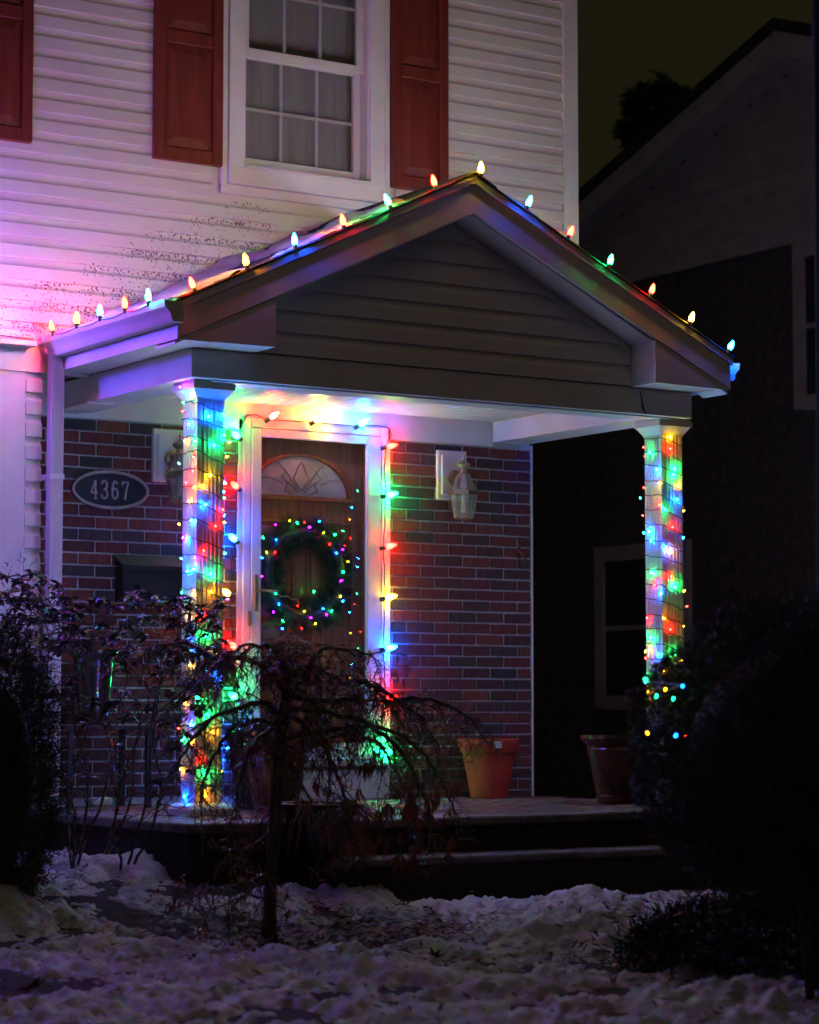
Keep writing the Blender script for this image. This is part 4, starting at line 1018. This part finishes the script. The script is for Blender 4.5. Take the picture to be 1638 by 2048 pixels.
# curled dead clump caught at the crown's top
cl = MB(); cpt = P3(570, 1310, -.1)
for i in range(220):
    p = cpt+Vector((R.gauss(0, .045), R.gauss(0, .04), R.gauss(0, .05))); d = Vector((R.gauss(0, 1), R.gauss(0, 1), R.gauss(-.3, 1))).normalized()*R.uniform(.02, .05); s_ = d.orthogonal().normalized()*R.uniform(.006, .014)
    cl.add([p, p+d*.5+s_, p+d, p+d*.5-s_], [(0, 1, 2, 3)])
tag(cl.build('leaf_clump', M['lace'], tr), kind='stuff')

# ================================================================== BROADLEAF SHRUB (left)
sh = thing('broadleaf_shrub', (-3.95, -1.95, -.25), 'sparse shrub with glossy narrow leaves below the house number', 'shrub')
LEAFV = [(0, 0, 0), (-.22, .3, .05), (0, .3, -.02), (.22, .3, .05), (-.2, .7, .0), (0, .7, -.06), (.2, .7, .0), (0, 1, -.16)]
LEAF = raw_mesh('leaf', LEAFV, [(0, 2, 1), (0, 3, 2), (1, 2, 5, 4), (2, 3, 6, 5), (4, 5, 7), (5, 6, 7)], M['rhodo'], True)
stems = MB(); lmore = MB(); nl = 0
tipsx = []
for i in range(30):
    tipsx.append((R.uniform(-5, 120), R.uniform(1140, 1330)))
for i in range(150): tipsx.append((R.uniform(40, 455), 1190+abs(R.gauss(0, 1))*190))
tipsx += [(85, 1150), (120, 1180), (40, 1180), (30, 1215), (70, 1210), (110, 1240), (280, 1180), (265, 1190), (320, 1205), (345, 1220), (400, 1215), (425, 1250), (430, 1300), (200, 1250), (150, 1225), (440, 1370), (445, 1330), (380, 1270), (360, 1310), (300, 1300), (240, 1300), (220, 1350), (190, 1400), (260, 1420)]
bases = [Vector((-4.25, -1.85, -.25)), Vector((-4.0, -1.95, -.25)), Vector((-3.8, -2.1, -.27)), Vector((-3.85, -1.9, -.25))]
mains = []
for i, (u, v, k) in enumerate(((30, 1260, 0), (90, 1220, 0), (60, 1340, 0), (150, 1290, 1), (210, 1240, 1), (270, 1260, 1), (330, 1260, 2), (390, 1270, 2), (420, 1340, 2), (180, 1400, 3), (300, 1380, 3), (120, 1400, 1))):
    tip = along(u, v, R.uniform(10.9, 11.6)); b0 = bases[k]
    q1 = b0.lerp(tip, .3)+Vector((R.gauss(0, .10), R.gauss(0, .06), .05)); q2 = b0.lerp(tip, .65)+Vector((R.gauss(0, .09), R.gauss(0, .06), .08))
    c = [wob(p, .006) for p in curve([b0, q1, q2, tip], 5)]
    stems.tube(c, [.008*(1-.7*j/len(c)) for j in range(len(c))], 5, False); mains += c[4:]
for i, (u, v) in enumerate(tipsx):
    if v > 1620: v = R.uniform(1250, 1600)
    tip = along(u, v, R.uniform(10.7, 11.4)) if u > 130 else along(u, v, R.uniform(11.0, 11.9))
    b0 = min(mains, key=lambda q: (q-tip).length + (.25 if q.z > tip.z else 0))
    mid = b0.lerp(tip, .5)+Vector((R.gauss(0, .03), R.gauss(0, .03), R.uniform(-.02, .04)))
    c = [wob(p, .004) for p in curve([b0, mid, tip], 4)]; stems.tube(c, [.0038*(1-.6*j/len(c)) for j in range(len(c))], 4, False)
    for node in range(3):
        base = c[-1-node] if node else tip
        cnt = R.randint(5, 8) if node == 0 else R.randint(1, 4)
        for q in range(cnt):
            a = q*2.4+R.uniform(-.3, .3); L_ = R.uniform(.036, .062)
            e = Euler((R.uniform(-.7, .6), R.uniform(-.6, .6), a)); sc3 = (L_*R.uniform(.8, 1.1), L_, L_)
            if nl < 300 and node == 0: place('leaf', LEAF, sh, base, e, sc3); nl += 1
            else:
                mt = Matrix.LocRotScale(base, e, Vector(sc3)); lmore.add([mt @ Vector(x) for x in LEAFV], [(0, 2, 1), (0, 3, 2), (1, 2, 5, 4), (2, 3, 6, 5), (4, 5, 7), (5, 6, 7)])
stems.build('stems', M['twig'], sh)
tag(lmore.build('leaf', M['rhodo'], sh), kind='stuff')
tws = MB()
for i in range(60):
    p = along(R.uniform(120, 480), R.uniform(1400, 1640), R.uniform(10.8, 11.3)); seg = [p]; d = Vector((R.gauss(0, 1), R.gauss(0, .5), R.gauss(0, .8))).normalized()
    for k in range(5): d = (d+Vector((R.gauss(0, .3), R.gauss(0, .3), R.gauss(-.05, .3)))).normalized(); seg.append(seg[-1]+d*.05)
    tws.tube(seg, [.003, .0028, .0024, .002, .0016, .001], 3, False)
tag(tws.build('twigs', M['twig'], sh), kind='stuff')

# ================================================================== DENSE EVERGREEN BUSHES
def needle_bush(name, c, rad, n, seed, label, size=.03, squash=2.6, lumpy=1.0, core=.72, fringe=.10):
    r = random.Random(seed); vs = []; fs = []
    t_ = thing(name, (c.x, c.y, ground_z(c.x, c.y)), label, 'bush')
    for i in range(n):
        d = Vector((r.gauss(0, 1), r.gauss(0, 1), r.gauss(0, 1))).normalized()
        k = (abs(d.x)**squash+abs(d.y)**squash+abs(d.z)**squash)**(-1/squash)
        lump = 1+lumpy*(.12*noise.noise(d*2.1+Vector((seed, 0, 0)))+.09*noise.noise(d*5+Vector((0, seed, 0)))+.05*noise.noise(d*12))
        q = k*lump*(1-.28*r.random()**2)
        if r.random() < .12: q += r.random()**2*fringe*1.4
        p = c+Vector((d.x*rad[0], d.y*rad[1], d.z*rad[2]))*q
        ax = (d+Vector((r.gauss(0, .6), r.gauss(0, .6), r.gauss(.25, .5)))).normalized()
        L0 = size*r.uniform(.8, 2.0); nn = 4
        for w_ in range(nn):                       # a small shoot with needles on both sides
            b0_ = p+ax*L0*w_/nn
            a2 = (ax+Vector((r.gauss(0, .75), r.gauss(0, .75), r.gauss(0, .75)))).normalized(); L_ = size*r.uniform(.5, 1.0); s_ = a2.orthogonal().normalized(); s_ = (Matrix.Rotation(r.uniform(0, 6.28), 3, a2) @ s_)*L_*.10
            b = len(vs); vs += [tuple(b0_-s_), tuple(b0_+s_), tuple(b0_+a2*L_)]; fs.append((b, b+1, b+2))
    tag(place('foliage', raw_mesh('foliage', vs, fs, M['yew']), t_), kind='stuff')
    if core: MB().ball(c, 1, 20, 12, (rad[0]*core, rad[1]*core, rad[2]*core)).build('inner_growth', M['yew'], t_, True)
    gz = ground_z(c.x, c.y); stm = MB()
    for k in range(5):
        a = k*1.26+r.random(); stm.tube([(c.x+.05*math.cos(a), c.y+.05*math.sin(a), gz-.02), (c.x+.10*math.cos(a), c.y+.1*math.sin(a), (gz+c.z)/2), (c.x+.2*math.cos(a), c.y+.2*math.sin(a), c.z)], [.018, .014, .008], 6)
    stm.build('stems', M['bark'], t_, True)
    return t_
bc = along(1640, 1505, 8.5)
needle_bush('clipped_bush', bc, (.60, .66, .52), 34000, 3, 'big dark clipped evergreen bush in front of the right column', .030, 2.2, .5, .74, .03)
needle_bush('evergreen_bush', along(-10, 1560, 10.6), (.25, .28, .62), 14000, 5, 'narrow dark evergreen bush at the left end of the porch', .034, 2.1, 2.2, .66, .5)
lowc = along(1570, 1905, 9.6); lowc.z = ground_z(lowc.x, lowc.y)+.06
needle_bush('low_juniper', lowc, (.66, .46, .15), 6500, 9, 'low dark juniper spreading over snow beneath the clipped bush', .055, 2.0, 1.5, 0, .5)
# lights caught on the bush in front of the right column
bs = thing('string_lights', bc, 'few coloured mini lights glowing among needles of the clipped bush', 'string lights')
cord = []
for u, v, c in ((1312, 1395, 'g'), (1330, 1382, 'o'), (1365, 1371, 'b'), (1350, 1474, 'b'), (1296, 1468, 'o'), (1346, 1400, 'g'), (1290, 1362, 'g')):
    d = 7.75 if c == 'b' or u == 1296 else 8.2
    p = along(u, v, d); cord.append(p)
    bulb('wr', c, p, (R.uniform(-1, 1), -.4, R.uniform(-1, 1)), bs)
MB().tube(sorted(cord, key=lambda q: -q.z), .0022, 4).build('cord', M['wire'], bs)

# ================================================================== NEIGHBOUR HOUSE, TREES BEHIND
XN = 4.0
nh = thing('neighbour_house', (XN+3, 3, -.5), 'dark neighbouring house with pale gable trim beyond the porch', 'house')
_a = at(1545, 35, 'x', XN-.34); _b = at(1150, 385, 'x', XN-.34); AY, AZ = _a.y, _a.z-.12; NS = (_a.z-_b.z)/(_b.y-_a.y)
def nz_(y): return AZ-NS*abs(y-AY)
MB().prism([(-3.6, -.6), (9.2, -.6), (9.2, nz_(9.2)-.02), (AY, AZ-.02), (-3.6, nz_(-3.6)-.02)], XN, XN+.3, 'x').build('wall', M['nb_brick'], nh)
z = 4.335
while z < 5.9:
    y0, y1 = max(-3.5, AY-(AZ-.03-z-.155)/NS), min(9.1, AY+(AZ-.03-z-.155)/NS)
    if y1-y0 > .15: MB().prism([(XN-.016, z), (XN-.002, z), (XN-.002, z+.155), (XN-.006, z+.155)], y0, y1, 'y').build('siding_plank', M['nb_siding'], nh)
    z += .15
MB().box(XN-.045, XN-.001, -3.6, 9.2, 4.185, 4.33).build('band_board', M['nb_trim'], nh)
for s in (-1, 1):
    ye = -3.9 if s < 0 else 9.4
    MB().prism([(AY, AZ+.02), (AY, AZ+.12), (ye, nz_(ye)+.12), (ye, nz_(ye)+.02)], XN-.34, XN+6, 'x').build('roof', M['nb_roof'], nh)
    MB().prism([(AY, AZ+.018), (ye, nz_(ye)+.018), (ye, nz_(ye)-.17), (AY, AZ-.17)], XN-.32, XN-.29, 'x').build('rake_board', M['nb_trim'], nh)
    MB().prism([(AY, AZ-.12), (ye, nz_(ye)-.12), (ye, nz_(ye)-.14), (AY, AZ-.14)], XN-.289, XN-.0, 'x').build('soffit', M['nb_trim'], nh)
def nwin(y0, y1, z0, z1):
    w_ = MB().box(XN-.05, XN-.001, y0-.13, y0, z0-.1, z1+.13).box(XN-.05, XN-.001, y1, y1+.13, z0-.1, z1+.13).box(XN-.052, XN-.001, y0, y1, z1, z1+.13).box(XN-.075, XN-.001, y0-.001, y1+.001, z0-.12, z0).build('window', M['nb_trim'], nh)
    MB().box(XN-.03, XN-.002, y0, y1, z0, z1).build('pane', M['plaque'], w_)
    MB().box(XN-.04, XN-.031, y0, y1, (z0+z1)/2-.02, (z0+z1)/2+.02).build('meeting_rail', M['nb_trim'], w_)
nwin(.85, 1.86, 2.96, 4.05); nwin(3.45, 4.46, .65, 1.80); nwin(-1.6, -.6, 2.98, 4.10)
# dark trunk at the picture's right edge
tt = thing('street_tree', along(1672, 1500, 9.0)*1, 'dark tree trunk standing right of the clipped bush', 'tree')
b0 = along(1668, 1024, 9.0); b0.z = -.55
trk = [Vector((b0.x, b0.y, -.55)), Vector((b0.x+.01, b0.y, .6)), Vector((b0.x+.015, b0.y, 2.0)), Vector((b0.x+.02, b0.y+.02, 3.6))]
MB().tube(trk, [.10, .080, .070, .06], 14).build('trunk', M['nb_roof'], tt, True)
lim = MB()
for a in range(7):
    an = a*.9; s0 = Vector((b0.x+.02, b0.y+.02, 3.1+.07*a)); d = Vector((abs(math.cos(an))*.5+.15, math.sin(an)*.5, .9)); lim.tube([s0, s0+d*.5, s0+d*1.1+Vector((.1, 0, .1))], [.03, .02, .008], 6)
lim.build('limbs', M['nb_roof'], tt, True)
def far_tree(x, y, h, r_, seed, lab):
    q = random.Random(seed); t_ = thing('far_tree', (x, y, -.6), lab, 'tree', 'trees behind the houses')
    MB().tube([(x, y, -.6), (x+.1, y, h*.6), (x, y, h*.85)], [.22, .14, .05], 8).build('trunk', M['bark'], t_)
    b = MB()
    for i in range(2600):
        d = Vector((q.gauss(0, 1), q.gauss(0, 1), q.gauss(0, 1))).normalized()*q.random()**.4
        p = Vector((x, y, h*.85))+Vector((d.x*r_, d.y*r_, d.z*r_*1.1))*(1+.3*noise.noise(d*2.5)); L_ = q.uniform(.08, .2)
        s1 = Vector((q.gauss(0, 1), q.gauss(0, 1), q.gauss(0, 1))).normalized()*L_; s2 = s1.orthogonal().normalized()*L_*.4
        b.add([p-s1, p+s2, p+s1, p-s2], [(0, 1, 2, 3)])
    tag(b.build('crown', M['yew'], t_), kind='stuff')
_p = along(1322, 250, 33)
far_tree(_p.x, _p.y, _p.z/.85, .55, 4, 'dim tree crown rising behind the roof of the neighbouring house')
